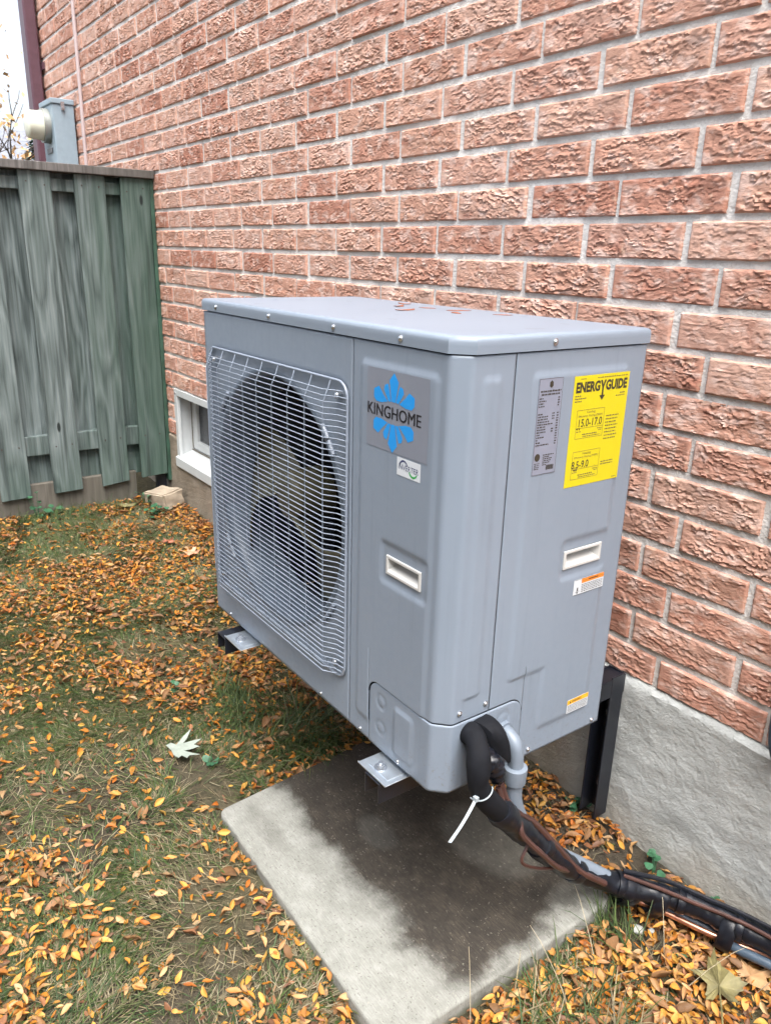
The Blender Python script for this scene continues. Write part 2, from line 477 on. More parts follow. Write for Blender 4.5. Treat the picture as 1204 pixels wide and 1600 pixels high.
M['bark'] = plain('tree_bark', (.10,.085,.075), .9, 0, .4, 12)
M['pine'] = plain('evergreen_needles', (.045,.085,.065), .8, 0, .4, 3)
M['far_wall'] = plain('far_siding', (.42,.40,.40), .8, 0, .1, 1)
M['neighbour_wall'] = plain('beige_brick_far', (.36,.29,.24), .9, 0, .15, 5)
M['far_roof'] = plain('far_roof_shingle', (.17,.18,.21), .9, 0, .2, 6)
M['far_glass'] = plain('far_window_glass', (.05,.06,.08), .1)

# ------------------------------------------------------------------ ground
YW = .671                                   # brick face
def gz(x, y):
    x = np.asarray(x, float); y = np.asarray(y, float)
    b = -.377 - .0235*(np.clip(x, -2.6, 2.2) + 1.63)
    b = b - .010*sstep(.9, 1.4, x)
    return b + (fbm(x*2.3+9, y*2.3+4, 3) - .5)*.030 + (fbm(x*11, y*11, 3) - .5)*.012
xs = np.concatenate([np.linspace(-60, -3.2, 16), np.arange(-3.0, 2.6, .035), np.linspace(2.8, 60, 16)])
ys = np.concatenate([np.linspace(-60, -1.8, 16), np.arange(-1.7, .70, .035), np.linspace(.8, 60, 16)])
GX, GY = np.meshgrid(xs, ys, indexing='ij')
GZ = gz(GX, GY)
def grid_mesh(name, V, nu, nv, mat, parent=None, smooth=True, mask=None, flip=False):
    i, j = np.meshgrid(np.arange(nu-1), np.arange(nv-1), indexing='ij')
    a = (i*nv+j).ravel(); q = np.stack([a, a+nv, a+nv+1, a+1], 1)
    if flip: q = q[:, ::-1]
    if mask is not None: q = q[mask.ravel()]
    me = bpy.data.meshes.new(name)
    me.from_pydata(V.reshape(-1,3).tolist(), [], q.tolist())
    return link(name, me, mat, parent, smooth)
ground = grid_mesh('ground', np.stack([GX,GY,GZ],-1), len(xs), len(ys), M['soil'])
tag(ground, 'dark soil lawn ground strewn with leaves beside the house', 'ground', kind='structure')

# ------------------------------------------------------------------ house
house = empty('brick_house')
tag(house, 'red rock-faced brick house wall with cement foundation and white basement window', 'house')
CH, Z0, PITCH, JT = .0839, -.028, .2575, .0130
NC = 40
WX0, WX1 = -4.12, 2.6
WIN = (-2.012, -1.18, -.178, .226)          # window opening x0 x1 z0 z1
wall = MB()
yb, ye = YW+.0035, YW+.30
ztop = Z0 + NC*CH
wall.box(WX0, WIN[0], yb, ye, Z0-.02, ztop); wall.box(WIN[1], WX1, yb, ye, Z0-.02, ztop)
wall.box(WIN[0], WIN[1], yb, ye, WIN[3], ztop)
wall_o = wall.build('brick_wall', M['mortar'], house)

# rock-faced brick variants (real relief)
BL, BH, BD = PITCH-JT, CH-JT, .045
def brick_verts(seed, L, H, nx, nz):
    r = np.random.default_rng(seed)
    ox, oz = r.random(2)*90
    face = r.uniform(.30, .70)
    u = np.linspace(-L/2, L/2, nx); w = np.linspace(-H/2, H/2, nz)
    U, Wv = np.meshgrid(u, w, indexing='ij')
    big = fbm(U*13+ox, Wv*24+oz, 3)
    tb = big*7.0
    h = ((np.floor(tb)+sstep(.7, 1., tb-np.floor(tb)))/7.0-.5)*.014
    for K, A, wa, fx_, fz_ in ((48., .0088, 1.25, 30., 30.), (100., .0060, 1.15, 55., 60.), (210., .0030, .9, 100., 110.)):
        wp = fbm(U*fx_+ox*2.1+K, Wv*fz_+oz*1.7, 4, .72)*wa + U*r.uniform(-7,7) + (r.random()*9)
        s_ = (Wv*K+wp*2.2) % 1.0
        saw = (1-s_)*sstep(0, .16, s_)                       # ledge: gentle above, sharp overhang below
        amp = sstep(.44, .58, fbm(U*fx_*.9+oz+K, Wv*fz_*1.2+ox, 3))*r.uniform(.75,1.15)
        h = h + A*(saw-.45)*amp
    h = h + (fbm(U*120+oz, Wv*190+ox, 3)-.5)*.0022
    ends = sstep(0, .030, L/2-np.abs(U) + (fbm(U*9+ox, Wv*30+oz, 2)-.5)*.030)   # smooth margins at both ends
    h = h*(.12+.88*ends)
    rim = sstep(0, .0035, np.minimum(L/2-np.abs(U), H/2-np.abs(Wv)))
    h = .0030 + np.clip(h*face, -.0045, .0065)
    h = h*rim - .002*(1-rim)
    eu = (r.random(nz)-.5)*.0022; ew = (fbm(u*30+ox, u*0+3, 3)-.5)*.005
    U = U.copy(); Wv = Wv.copy()
    Wv[:,0] += np.abs(ew)*.8; Wv[:,-1] += ew*.6
    U[0,:] += eu; U[-1,:] -= eu
    V = np.stack([U, -h, Wv], -1).reshape(-1,3)
    i, j = np.meshgrid(np.arange(nx-1), np.arange(nz-1), indexing='ij')
    a = (i*nz+j).ravel(); q = np.stack([a, a+nz, a+nz+1, a+1], 1).tolist()
    # sides back to the mortar
    ring = [i*nz for i in range(nx)] + [(nx-1)*nz+j for j in range(1,nz)] + [i*nz+nz-1 for i in range(nx-2,-1,-1)] + [j for j in range(nz-2,0,-1)]
    o = len(V); back = V[ring].copy(); back[:,1] = .02
    V = np.concatenate([V, back]); m = len(ring)
    q += [(ring[k], o+k, o+(k+1)%m, ring[(k+1)%m]) for k in range(m)]
    return V, q
def brick_mesh(seed, L=BL, H=BH, nx=92, nz=40):
    V, q = brick_verts(seed, L, H, nx, nz)
    me = bpy.data.meshes.new('brick'); me.from_pydata(V.tolist(), [], q)
    me.materials.append(M['brick'])
    me.polygons.foreach_set('use_smooth', [True]*len(me.polygons))
    try: me.set_sharp_from_angle(angle=math.radians(50))
    except Exception: pass
    return me
FPX = 1194.45
CRn = np.array(CR); CAMn = np.array(CAM)
def project(P):
    q = (np.atleast_2d(P)-CAMn) @ CRn
    return 602+FPX*q[:,0]/-q[:,2], 800-FPX*q[:,1]/-q[:,2], -q[:,2]
bricks = []
for c in range(NC):
    z = Z0 + c*CH + JT/2 + BH/2 + .001
    x = (.795 if c % 2 else .877) + 7*PITCH
    while x > WX0 - PITCH:
        x0, x1 = x-PITCH+JT/2, x-JT/2
        x0 += random.uniform(-.003,.003); x1 += random.uniform(-.003,.003)
        x -= PITCH
        segs = [(x0, x1)]
        if z-BH/2 < WIN[3]-.004:
            a, b = WIN[0]-.004, WIN[1]+.004
            segs = [s for s in ((x0, min(x1, a)), (max(x0, b), x1))]
        for s0, s1 in segs:
            s0 = max(s0, WX0); s1 = min(s1, WX1)
            if s1-s0 > .03: bricks.append((s0, s1, z))
def vis_area(b):
    s0, s1, z = b
    xs_, ys_, d = project([(s0,YW,z-BH/2),(s1,YW,z-BH/2),(s1,YW,z+BH/2),(s0,YW,z+BH/2)])
    if min(d) < .1: return 0
    cx, cy = xs_.mean(), ys_.mean()
    if xs_.max() < 0 or xs_.min() > 1204 or ys_.max() < 0 or ys_.min() > 1600: return 0
    a = .5*abs(sum(xs_[i]*ys_[(i+1)%4]-xs_[(i+1)%4]*ys_[i] for i in range(4)))
    # hidden behind the unit?
    hid = all((330 < X < 1005-max(0,(Y-540))*.137-4) and Y > 548 - 45*(X-330)/700*0 for X, Y in zip(xs_, ys_))
    fx = max(0, min(1204, xs_.max())-max(0, xs_.min()))/max(1, xs_.max()-xs_.min())
    return 0 if hid else a*fx
ranked = sorted(bricks, key=vis_area, reverse=True)
near = [b for b in ranked[:300] if vis_area(b) > 0]
ns = set(near)
rest = [b for b in bricks if b not in ns]
variants = [brick_mesh(100+i) for i in range(18)]
small = {}
for k, (s0, s1, z) in enumerate(near):
    L = s1-s0
    if abs(L-BL) < .012: me = variants[random.randrange(18)]; sx = L/BL
    else:
        key = round(L, 2)
        if key not in small: small[key] = brick_mesh(300+len(small), key, BH, max(8, int(92*key/BL)), 40)
        me = small[key]; sx = L/key
    o = bpy.data.objects.new('brick', me); COL.objects.link(o); o.parent = wall_o
    flip = random.random() < .5
    o.location = ((s0+s1)/2, YW + random.uniform(-.0015,.0025), z + random.uniform(-.0012,.0012))
    o.scale = (sx, 1, 1)
    o.rotation_euler = (random.uniform(-.012,.012), random.uniform(-.006,.006), random.uniform(-.008,.008))
far_v = [brick_verts(500+i, BL, BH, 30, 14) for i in range(14)]
bigV, bigF, off = [], [], 0
for s0, s1, z in rest:
    V, q = far_v[random.randrange(14)]
    V = V*np.array([(s1-s0)/BL, 1, 1]) + np.array([(s0+s1)/2, YW+random.uniform(-.0015,.002), z])
    bigV.append(V); bigF.append(np.array(q)+off); off += len(V)
me = bpy.data.meshes.new('distant_bricks')
me.from_pydata(np.concatenate(bigV).tolist(), [], np.concatenate(bigF).tolist())
fb = link('distant_bricks', me, M['brick'], wall_o, True); tag(fb, kind='stuff')

# foundation with rough parging
fx_ = np.arange(WX0, WX1, .012); fz_ = np.concatenate([np.linspace(-.62, Z0+.004, 54)])
FX, FZ = np.meshgrid(fx_, fz_, indexing='ij')
topw = (fbm(fx_*7, fx_*0+2, 4)-.5)*.012
FZ[:, -1] += topw + .004; FZ[:, -2] += topw*.6
n_ = fbm(FX*6+FZ*3, FZ*9-FX*2, 5, .58)
FY = YW-.011 - (n_-.5)*.009 - (fbm(FX*30+FZ*20, FZ*34-FX*14, 3)-.5)*.004
seam = np.exp(-((FX-.662-(fbm(FZ*9, FX*0, 2)-.5)*.02)/.006)**2)
FY += seam*.004 + .006*sstep(.66, .64, FX)
FY[:, -1] += .012
mask = np.ones((len(fx_)-1, len(fz_)-1), bool)
ci = (fx_[:-1]+fx_[1:])/2; cz = (fz_[:-1]+fz_[1:])/2
mask[np.ix_((ci > WIN[0]-.002) & (ci < WIN[1]+.002), cz > WIN[2]-.004)] = False
found = grid_mesh('foundation', np.stack([FX,FY,FZ],-1), len(fx_), len(fz_), M['parging'], house, True, mask)
fb_ = MB(); fb_.box(WX0, WX1, YW+.012, YW+.30, -.7, WIN[2]-.006)
fb_.box(WX0, WIN[0], YW+.012, YW+.30, WIN[2]-.006, Z0-.022); fb_.box(WIN[1], WX1, YW+.012, YW+.30, WIN[2]-.006, Z0-.022)
fb_.build('foundation_core', M['parging'], house)

# basement window
x0, x1, z0, z1 = WIN
win = MB()
t = .034
win.box(x0, x1, YW-.006, YW+.012, z1-t, z1); win.box(x0, x0+t, YW-.006, YW+.012, z0+t, z1-t)
win.box(x1-t, x1, YW-.006, YW+.012, z0+t, z1-t); 
win_o = win.build('window', M['white_frame'], house, bevel=.002)
sl = MB(); sl.add([(x0,YW-.018,z0),(x1,YW-.018,z0),(x1,YW+.10,z0),(x0,YW+.10,z0),(x0,YW-.018,z0+.050),(x1,YW-.018,z0+.050),(x1,YW+.10,z0+.085),(x0,YW+.10,z0+.085)],
    [(0,3,2,1),(4,5,6,7),(0,1,5,4),(1,2,6,5),(2,3,7,6),(3,0,4,7)])
sl.build('sill', M['white_frame'], win_o, bevel=.004)
rv = MB(); rv.box(x0+.004, x0+.020, YW+.0125, YW+.10, z0+.05, z1-.004); rv.box(x1-.020, x1-.004, YW+.0125, YW+.10, z0+.05, z1-.004); rv.box(x0+.020, x1-.020, YW+.0125, YW+.10, z1-.020, z1-.004)
rv.build('reveal', M['white_frame'], win_o)
sa = MB(); a0, a1, b0, b1 = x0+.0205, x1-.0205, z0+.086, z1-.0205
for q in ((a0,a0+.055,b0,b1),(a1-.055,a1,b0,b1),(a0+.055,a1-.055,b1-.04,b1),(a0+.055,a1-.055,b0,b0+.045)):
    sa.box(q[0],q[1],YW+.075,YW+.11,q[2],q[3])
sa.build('sash', M['white_frame'], win_o, bevel=.003)
MB().box(a0+.050, a1-.050, YW+.092, YW+.098, b0+.040, b1-.036).build('pane', M['pane'], win_o)
dk = MB(); dk.box(x0-.02, x1+.02, YW+.115, YW+.29, z0, z1+.02); dk.build('window_back', M['black_inside'], win_o)
cr = MB()
cr.tube([(x0+.02,YW+.070,z0+.082),(x0+.14,YW+.071,z0+.081),(x0+.30,YW+.070,z0+.083),(x1-.05,YW+.0715,z0+.083)], .003, 5)
cr.tube([(x0+.0225,YW+.073,z0+.09),(x0+.023,YW+.073,z1-.03)], .0022, 5)
cr.build('caulk_crack', M['gap_dirt'], win_o)
MB().dome((x0+.017,YW-.006,z1-.022),(0,-1,0),.006,.003).build('screw', M['screw'], win_o)

# downspout and cable on the far end of the wall
ds = MB()
prof = [(-4.03,.585),(-3.925,.585),(-3.915,.595),(-3.915,.648),(-3.925,.658),(-4.03,.658),(-4.04,.648),(-4.04,.595)]
ds.prism(prof, -.30, 3.32)
dso = ds.build('downspout', M['downspout'], house, True)
for zz in (1.95, .9):
    st = MB(); st.box(-4.05, -3.88, .659, .670, zz-.02, zz+.02); st.build('strap', M['downspout'], dso)
cb = MB(); pts = [(-3.15-.012*math.sin(z*2.1), YW-.011, z) for z in np.linspace(1.0, 3.3, 24)]
cb.tube(pts, .010, 8); cb.build('wall_cable', M['pale_cable'], house, True)

# ------------------------------------------------------------------ electric meter
met = empty('electric_meter', (0,0,0))
tag(met, 'grey electric meter box with round glass meter on the brick wall above the fence', 'meter box')
mb = MB(); mb.box(-3.56, -3.30, .54, YW-.012, 1.12, 1.655); mb.build('enclosure', M['meterbox'], met, bevel=.004)
mb = MB(); mb.box(-3.566, -3.292, .532, YW-.010, 1.656, 1.684); lid_m = mb.build('cover', M['meterbox'], met, bevel=.004)
mb = MB(); mb.box(-3.291, -3.287, .585, .605, 1.625, 1.668); mb.cyl((-3.288,.595,1.635),(1,0,0),.006,.008,8); mb.build('hasp', M['screw'], met)
mb = MB(); mb.cyl((-3.43,.539,1.55),(0,-1,0),.092,.035,28); mb.build('collar', M['meter_ring'], met, True)
mb = MB(); mb.cyl((-3.43,.503,1.55),(0,-1,0),.080,.075,28,.074); mb.dome((-3.43,.4285,1.55),(0,-1,0),.074,.014,28); mb.build('meter_cover', M['meter_glass'], met, True)
mb = MB(); mb.box(-3.49,-3.37,.536,.5395,1.405,1.432); mb.build('seal_tab', M['black_paint'], met)

# ------------------------------------------------------------------ fence
fence = empty('wooden_fence', (0,0,0))
tag(fence, 'weathered grey green board-on-board wooden fence meeting the brick wall', 'fence')
FXP = -2.12
def board(x0, x1, y0, y1, z0, z1, name, mat, jag=0, tilt=0.0):
    m = MB(); nz = 9; v = []; f = []
    for k in range(nz+1):
        z = z0+(z1-z0)*k/nz
        w = .0008*math.sin(k*1.1+y0*31); dy = tilt*(z-z0)
        for (X, Y) in ((x0,y0),(x1,y0),(x1,y1),(x0,y1)):
            cup = .002*math.sin(k*.9+y0*11)
            zz = z + (jag*(Y-y0)/(y1-y0) if k == 0 else 0)
            v.append((X+cup, Y+w+dy, zz))
    for k in range(nz):
        for a in range(4):
            b = (a+1) % 4; f.append((k*4+a, k*4+b, k*4+4+b, k*4+4+a))
    f += [(3,2,1,0), tuple(nz*4+i for i in range(4))]
    m.add(v, f); return m.build(name, mat, fence, bevel=.0016, seg=1)
front = [(-1.52,-1.385),(-1.30,-1.165),(-1.075,-.94),(-.85,-.715),(-.625,-.49),(-.40,-.262),(-.170,-.036),(.071,.205),(.306,.442),(.509,.646)]
bz = [-.27,-.26,-.275,-.262,-.27,-.272,-.273,-.268,-.268,-.250]
jg = [0,0,0,0,.0,.01,.004,.004,.014,.006]
for (y0_, y1_), zb, j in zip(front, bz, jg):
    board(FXP-.019, FXP, y0_, y1_, zb, 1.203, 'board', M['wood'], j, random.uniform(-.002,.002))
for i in range(len(front)-1):
    a, b = front[i][1], front[i+1][0]
    board(FXP-.079, FXP-.060, a-.035, b+.035, -.245+random.uniform(-.02,.02), 1.203, 'board', M['wood'])
for (y0_, y1_) in front:
    for zz in (1.150, -.025):
        for q in (.22, .78):
            m = MB(); m.cyl((FXP-.0005, y0_+(y1_-y0_)*q, zz+random.uniform(-.012,.012)),(1,0,0),.0035,.0028,8); m.build('nail', M['nail'], fence)
for z0_, z1_ in ((1.125,1.178), (-.072,.022)):
    m = MB(); m.box(FXP-.0585, FXP-.0205, -1.55, .646, z0_, z1_); m.build('rail', M['wood'], fence, bevel=.003)
m = MB(); m.box(FXP-.105, FXP+.022, -1.58, .668, 1.2045, 1.240); m.build('top_cap', M['wood_cap'], fence, bevel=.003)
m = MB(); m.box(FXP-.0580, FXP-.026, -1.55, .485, -.47, -.215); m.build('kickboard', M['kick'], fence, bevel=.004)
m = MB(); m.box(FXP-.095, FXP+.003, .649, .6685, -.285, 1.2035); m.build('post', M['green_post'], fence, bevel=.003)
m = MB(); m.box(FXP-.075, FXP-.030, .600, .6475, -.42, -.2); m.build('post', M['black_paint'], fence, bevel=.003)

# ------------------------------------------------------------------ concrete slab
slab = MB()
def rounded(poly, r, n=5):
    out = []
    for i, p in enumerate(poly):
        p = Vector(p); a = Vector(poly[i-1]); b = Vector(poly[(i+1) % len(poly)])
        da = (a-p).normalized(); db = (b-p).normalized()
        s = p+da*r; e = p+db*r
        for k in range(n+1):
            u = k/n; out.append(tuple(s*(1-u)**2 + p*2*u*(1-u) + e*u*u))
    return out
sp = rounded([(.278,-.142),(.995,-.149),(1.002,.442),(.232,.440)], .022)
slab.prism(sp, -.475, -.398)
so = slab.build('concrete_slab', M['slab'], None, True, bevel=.007, seg=3)
tag(so, 'square grey concrete slab with dark damp stain lying under the heat pump', 'slab')

# ------------------------------------------------------------------ heat pump
HP = empty('heat_pump', (0,0,0))
tag(HP, 'grey outdoor heat pump unit with wire fan grille and yellow energy label', 'heat pump')
W, D, CC, H1, HT = .913, .4256, .0255, .7633, .79
def ssum(s, z, rects, w):
    """smooth-edged raised rectangle(s) with rounded corners: list of (s0,s1,z0,z1,r,h)"""
    h = np.zeros_like(s)
    for s0, s1, z0, z1, r, hh in rects:
        wx = min(.013, (s1-s0)*.42)
        hx_ = sstep(s0-.002, s0+wx, s)*sstep(s1+.002, s1-wx, s)
        bow = r*.5*(sstep(s0+r, s0, s)+sstep(s1-r, s1, s))      # rounded ends of the crease
        h = h + hh*hx_*sstep(z0-w/2+bow, z0+w/2+bow, z)*sstep(z1+w/2-bow, z1-w/2-bow, z)
    return h
def path_map(s, path, L):
    """s along a polyline (already corner-rounded) -> point, outward normal"""
    P = np.array(path); 
    x = np.interp(s, L, P[:,0]); y = np.interp(s, L, P[:,1])
    e = 1e-4
    tx = np.interp(s+e, L, P[:,0])-np.interp(s-e, L, P[:,0]); ty = np.interp(s+e, L, P[:,1])-np.interp(s-e, L, P[:,1])
    n = np.sqrt(tx**2+ty**2)+1e-12
    return x, y, ty/n, -tx/n          # outward normal (for a path going +x along the front, then +y): (ty,-tx)
def corner_path(s0x, endy):
    pts = [(s0x,0)]
    def fil(p, a, b, r=.006, n=6):
        p, a, b = Vector(p), Vector(a), Vector(b)
        s = p+(a-p).normalized()*r; e = p+(b-p).normalized()*r
        return [tuple(s*(1-u)**2+p*2*u*(1-u)+e*u*u) for u in np.linspace(0,1,n)]
    c1, c2 = (W-CC,0), (W,CC)
    pts += fil(c1, (0,0), c2); pts += fil(c2, c1, (W,1)); pts.append((W,endy))
    P = np.array(pts); L = np.concatenate([[0], np.cumsum(np.linalg.norm(np.diff(P,axis=0),axis=1))])
    return pts, L
def panel(name, cols, rows, posfn, hfn, mask=None, mat=None, thick=.0014, zlow=None, ztop=None, zpin=.2, parent=None):
    S, Z = np.meshgrid(cols, rows, indexing='ij'); Z = Z.copy()
    if zlow is not None:
        lo = zlow[:,None]; b = Z < zpin
        Z = np.where(b, lo+(Z-rows[0])*(zpin-lo)/(zpin-rows[0]), Z)
    if ztop is not None:
        Z = rows[0] + (Z-rows[0])*(ztop[:,None]-rows[0])/(rows[-1]-rows[0])
    h = hfn(S, Z)
    V = posfn(S, Z, h)
    nu, nv = S.shape
    mk = np.ones((nu-1,nv-1), bool)
    if mask is not None:
        cs = (S[:-1,:-1]+S[1:,1:])/2; cz_ = (Z[:-1,:-1]+Z[1:,1:])/2
        mk &= mask(cs, cz_)
    mk &= (S[1:,:-1]-S[:-1,:-1]) > 3e-6
    o = grid_mesh(name, V, nu, nv, mat or M['steel'], parent or HP, True, mk)
    bm = bmesh.new(); bm.from_mesh(o.data); bmesh.ops.remove_doubles(bm, verts=bm.verts, dist=2e-6); bm.to_mesh(o.data); bm.free()
    md = o.modifiers.new('sheet', 'SOLIDIFY'); md.thickness = thick; md.offset = -1
    return o
def lines(a, b, step, extra=()):
    n = max(2, int(round((b-a)/step))+1); l = list(np.linspace(a, b, n))
    l = [x for x in l if all(abs(x-e) > step*.3 for e in extra)] + list(extra)
    return np.array(sorted(l))

# corner panel: front strip, folded corner, side strip
CP, CL = corner_path(.6355, .1095)
front_len = W-CC-.6355
SIDE0 = CL[-1]-(.1095)                       # s where y would be 0 on the side face
s_cov0 = .7045-.6355
def toS(x): return x-.6355
hx0, hx1, hz0, hz1 = .7495, .8455, .3695, .4045       # front handle outer
def corner_h(S, Z):
    h = ssum(S, Z, [(toS(.657), toS(.872), .045, .728, .014, .0030)], .012)
    h -= ssum(S, Z, [(toS(.729), toS(.866), .352, .426, .010, .0030)], .012)
    h += ssum(S, Z, [(SIDE0+.042, SIDE0+.087, .182, .727, .008, .0022)], .010)
    return h
def corner_pos(S, Z, h):
    x, y, nx, ny = path_map(S, CP, CL)
    return np.stack([x+nx*h, y+ny*h, Z], -1)
ccols = lines(0, CL[-1], .0034, (toS(hx0)+.004, toS(hx1)-.004, s_cov0))
ccols = np.sort(np.concatenate([ccols, [s_cov0+1e-6]]))
crow = lines(.002, H1-.0015, .0045, (hz0+.004, hz1-.004))
gap = .0022
RC = .030
zl = np.where(ccols <= s_cov0, .002, np.where(ccols < s_cov0+RC, .139-RC+np.sqrt(np.maximum(0, RC**2-(s_cov0+RC-ccols)**2)), .139)+gap)
zl = np.where(ccols > s_cov0, zl, .002)
panel('corner_panel', ccols, crow, corner_pos, corner_h,
      lambda s, z: ~((s > toS(hx0)+.004) & (s < toS(hx1)-.004) & (z > hz0+.004) & (z < hz1-.004)), zlow=zl)
# valve cover wrapping the lower corner
VP, VL = corner_path(.7045+gap, .1935)
vs_side = VL[-1]-.1935
vcols = lines(0, VL[-1], .0034)
vrow = lines(.002, .139, .0045)
e0 = np.minimum(vcols, RC); e1 = np.minimum(VL[-1]-vcols, RC)
vt = .139-RC+np.sqrt(np.maximum(0, RC**2-(RC-e0)**2)); vt2 = .139-RC+np.sqrt(np.maximum(0, RC**2-(RC-e1)**2))
vt = np.minimum(vt, vt2)
def cov_h(S, Z):
    x0_ = .7045+gap
    h = .0012 + 0*S
    h += ssum(S, Z, [(.781-x0_, .846-x0_, .022, .118, .012, .0028)], .006)
    for cx, cz_ in ((.744-x0_, .106), (.744-x0_, .050), (vs_side+.148, .110)):
        d = np.sqrt((S-cx)**2+(Z-cz_)**2); h -= .0020*np.exp(-((d-.013)/.0025)**2)
    return h
def cov_pos(S, Z, h):
    x, y, nx, ny = path_map(S, VP, VL)
    return np.stack([x+nx*h, y+ny*h, Z], -1)
panel('valve_cover', vcols, vrow, cov_pos, cov_h, ztop=vt)
# side panel
gx0, gx1, gz0, gz1 = .2655, .3650, .3735, .4085     # side handle (y, z)
y_cov = .1935
scols = lines(.1117, D, .0036, (gx0+.004, gx1-.004, y_cov+gap))
scols = np.sort(np.concatenate([scols, [y_cov+gap-1e-6]]))
RC2 = RC
szl = np.where(scols >= y_cov+gap-5e-7, .002, np.where(scols > y_cov-RC2, .139-RC2+np.sqrt(np.maximum(0, RC2**2-(scols-(y_cov-RC2))**2)), .139)+gap)
def side_h(S, Z):
    h = ssum(S, Z, [(.148, .384, .183, .727, .012, .0026)], .011)
    h = np.maximum(h, ssum(S, Z, [(.236, .384, .054, .40, .012, .0026)], .011))
    h -= ssum(S, Z, [(.254, .384, .355, .4285, .012, .0026)], .011)
    return h
def side_pos(S, Z, h): return np.stack([W+h, S, Z], -1)
panel('side_panel', scols, crow, side_pos, side_h,
      lambda s, z: ~((s > gx0+.004) & (s < gx1-.004) & (z > gz0+.004) & (z < gz1-.004)), zlow=szl)

# fan-side front panel with circular opening
FC = (.327, .3875); FR = .272
gcols = lines(0, .6335, .0062); grow = lines(.002, H1-.0015, .0062)
def g_h(S, Z): return -ssum(S, Z, [(.030, .622, .092, .682, .030, .004)], .010)
def g_pos(S, Z, h):
    # pull the vertices nearest to the rim onto the circle
    dx, dz = S-FC[0], Z-FC[1]; r = np.sqrt(dx**2+dz**2)+1e-9
    k = np.abs(r-FR) < .0044
    S2 = np.where(k, FC[0]+dx/r*FR, S); Z2 = np.where(k, FC[1]+dz/r*FR, Z)
    edge = sstep(0, .004, S)
    return np.stack([S2, -h, Z2], -1)
panel('fan_panel', gcols, grow, g_pos, g_h, lambda s, z: np.sqrt((s-FC[0])**2+(z-FC[1])**2) > FR+.0005)
# bell-mouth shroud
prof = [(FR+.010, .0035), (FR+.004, .002), (FR-.001, .003), (FR-.006, .007), (FR-.010, .016), (FR-.012, .03), (FR-.012, .11)]
m = MB(); n = 72; v = []; f = []
for r, y in prof:
    for k in range(n):
        a = 2*math.pi*k/n; v.append((FC[0]+r*math.cos(a), y, FC[1]+r*math.sin(a)))
for i in range(len(prof)-1):
    for k in range(n): f.append((i*n+k, i*n+(k+1)%n, (i+1)*n+(k+1)%n, (i+1)*n+k))
m.add(v, f); m.build('fan_shroud', M['shroud'], HP, True)
# short pale bars modelled in place of sky reflections on the ring lip
for ang in (38, 142, 218, 322):
    a = math.radians(ang); m = MB()
    for dd in (-.10, .02):
        pts = [(FC[0]+(FR+.018)*math.cos(a+dd+q), -.0005, FC[1]+(FR+.018)*math.sin(a+dd+q)) for q in (0,.035,.07,.10)]
        m.tube(pts, .0045, 8)
    m.build('ring_glint', M['wire'], HP, True)
# fan
fan = empty('fan'); fan.parent = HP
hub_y = .065
def blade(a0):
    nr, na = 12, 12; v = []; f = []
    for i in range(nr+1):
        u = i/nr; r = .05+u*(FR-.016-.05)
        span = .75+.50*u
        for j in range(na+1):
            w = j/na-.5
            a = a0 + span*w + .38*u*u
            y = hub_y + (-w)*(.085-.02*u) + .010*math.cos(w*math.pi)
            v.append((FC[0]+r*math.cos(a), y, FC[1]+r*math.sin(a)))
    for i in range(nr):
        for j in range(na): f.append((i*(na+1)+j, (i+1)*(na+1)+j, (i+1)*(na+1)+j+1, i*(na+1)+j+1))
    m = MB().add(v, f); o = m.build('blade', M['fan_plastic'], fan, True)
    md = o.modifiers.new('t', 'SOLIDIFY'); md.thickness = .004; md.offset = 0
for k in range(2): blade(math.radians((-62,168)[k]))
m = MB(); m.cyl((FC[0], hub_y+.06, FC[1]), (0,-1,0), .060, .085, 32, .056); m.dome((FC[0], hub_y-.025, FC[1]), (0,-1,0), .056, .012, 32)
m.build('hub', M['fan_plastic'], fan, True)
# inside: coil, partition, base, back
m = MB(); m.box(.02, .63, D-.075, D-.03, .02, .74); m.build('coil', M['black_inside'], HP)
m = MB(); m.box(.628, .632, .012, D-.02, .01, .74); m.build('partition', M['black_inside'], HP)
m = MB(); m.box(.003, W-.030, .004, D-.003, -.001, .0015); m.build('base_pan', M['steel'], HP)
m = MB(); m.box(.0015, W-.003, D-.0015, D, .0015, H1-.002); m.build('back_panel', M['steel'], HP)
m = MB(); m.box(0, .0014, .0015, D-.002, .002, H1-.002); m.build('end_panel', M['steel'], HP)
# lid
ov = .003
lp = [(-ov,-ov),(W-CC-.001,-ov),(W+ov,CC+.001),(W+ov,D+ov),(-ov,D+ov)]
m = MB()
def ring(poly, dz, ins):
    c = Vector((W/2, D/2)); out = []
    n = len(poly)
    for i in range(n):
        p = Vector(poly[i]); a = Vector(poly[i-1]); b = Vector(poly[(i+1)%n])
        d1 = (p-a).normalized(); d2 = (b-p).normalized()
        n1 = Vector((-d1.y, d1.x)); n2 = Vector((-d2.y, d2.x))
        q = (n1+n2); q = q/ max(.2, (1+n1.dot(n2)))
        out.append((p.x+q.x*ins, p.y+q.y*ins, dz))
    return out
levels = [(H1+.0008, 0), (H1+.012, 0), (HT-.009, 0), (HT-.0035, .0012), (HT-.001, .004), (HT, .009), (HT+.0006, .018), (HT+.0002, .030)]
v = []; f = []
for z, ins in levels: v += ring(lp, z, ins)
k = len(lp)
for i in range(len(levels)-1):
    for a in range(k): f.append((i*k+a, i*k+(a+1)%k, (i+1)*k+(a+1)%k, (i+1)*k+a))
f.append(tuple((len(levels)-1)*k+a for a in range(k)))
m.add(v, f); m.build('lid', M['lid'], HP, True, fixn=True)
m = MB().add(ring(lp, H1+.001, .004), [tuple(range(k))]); m.build('lid_underside', M['black_inside'], HP)

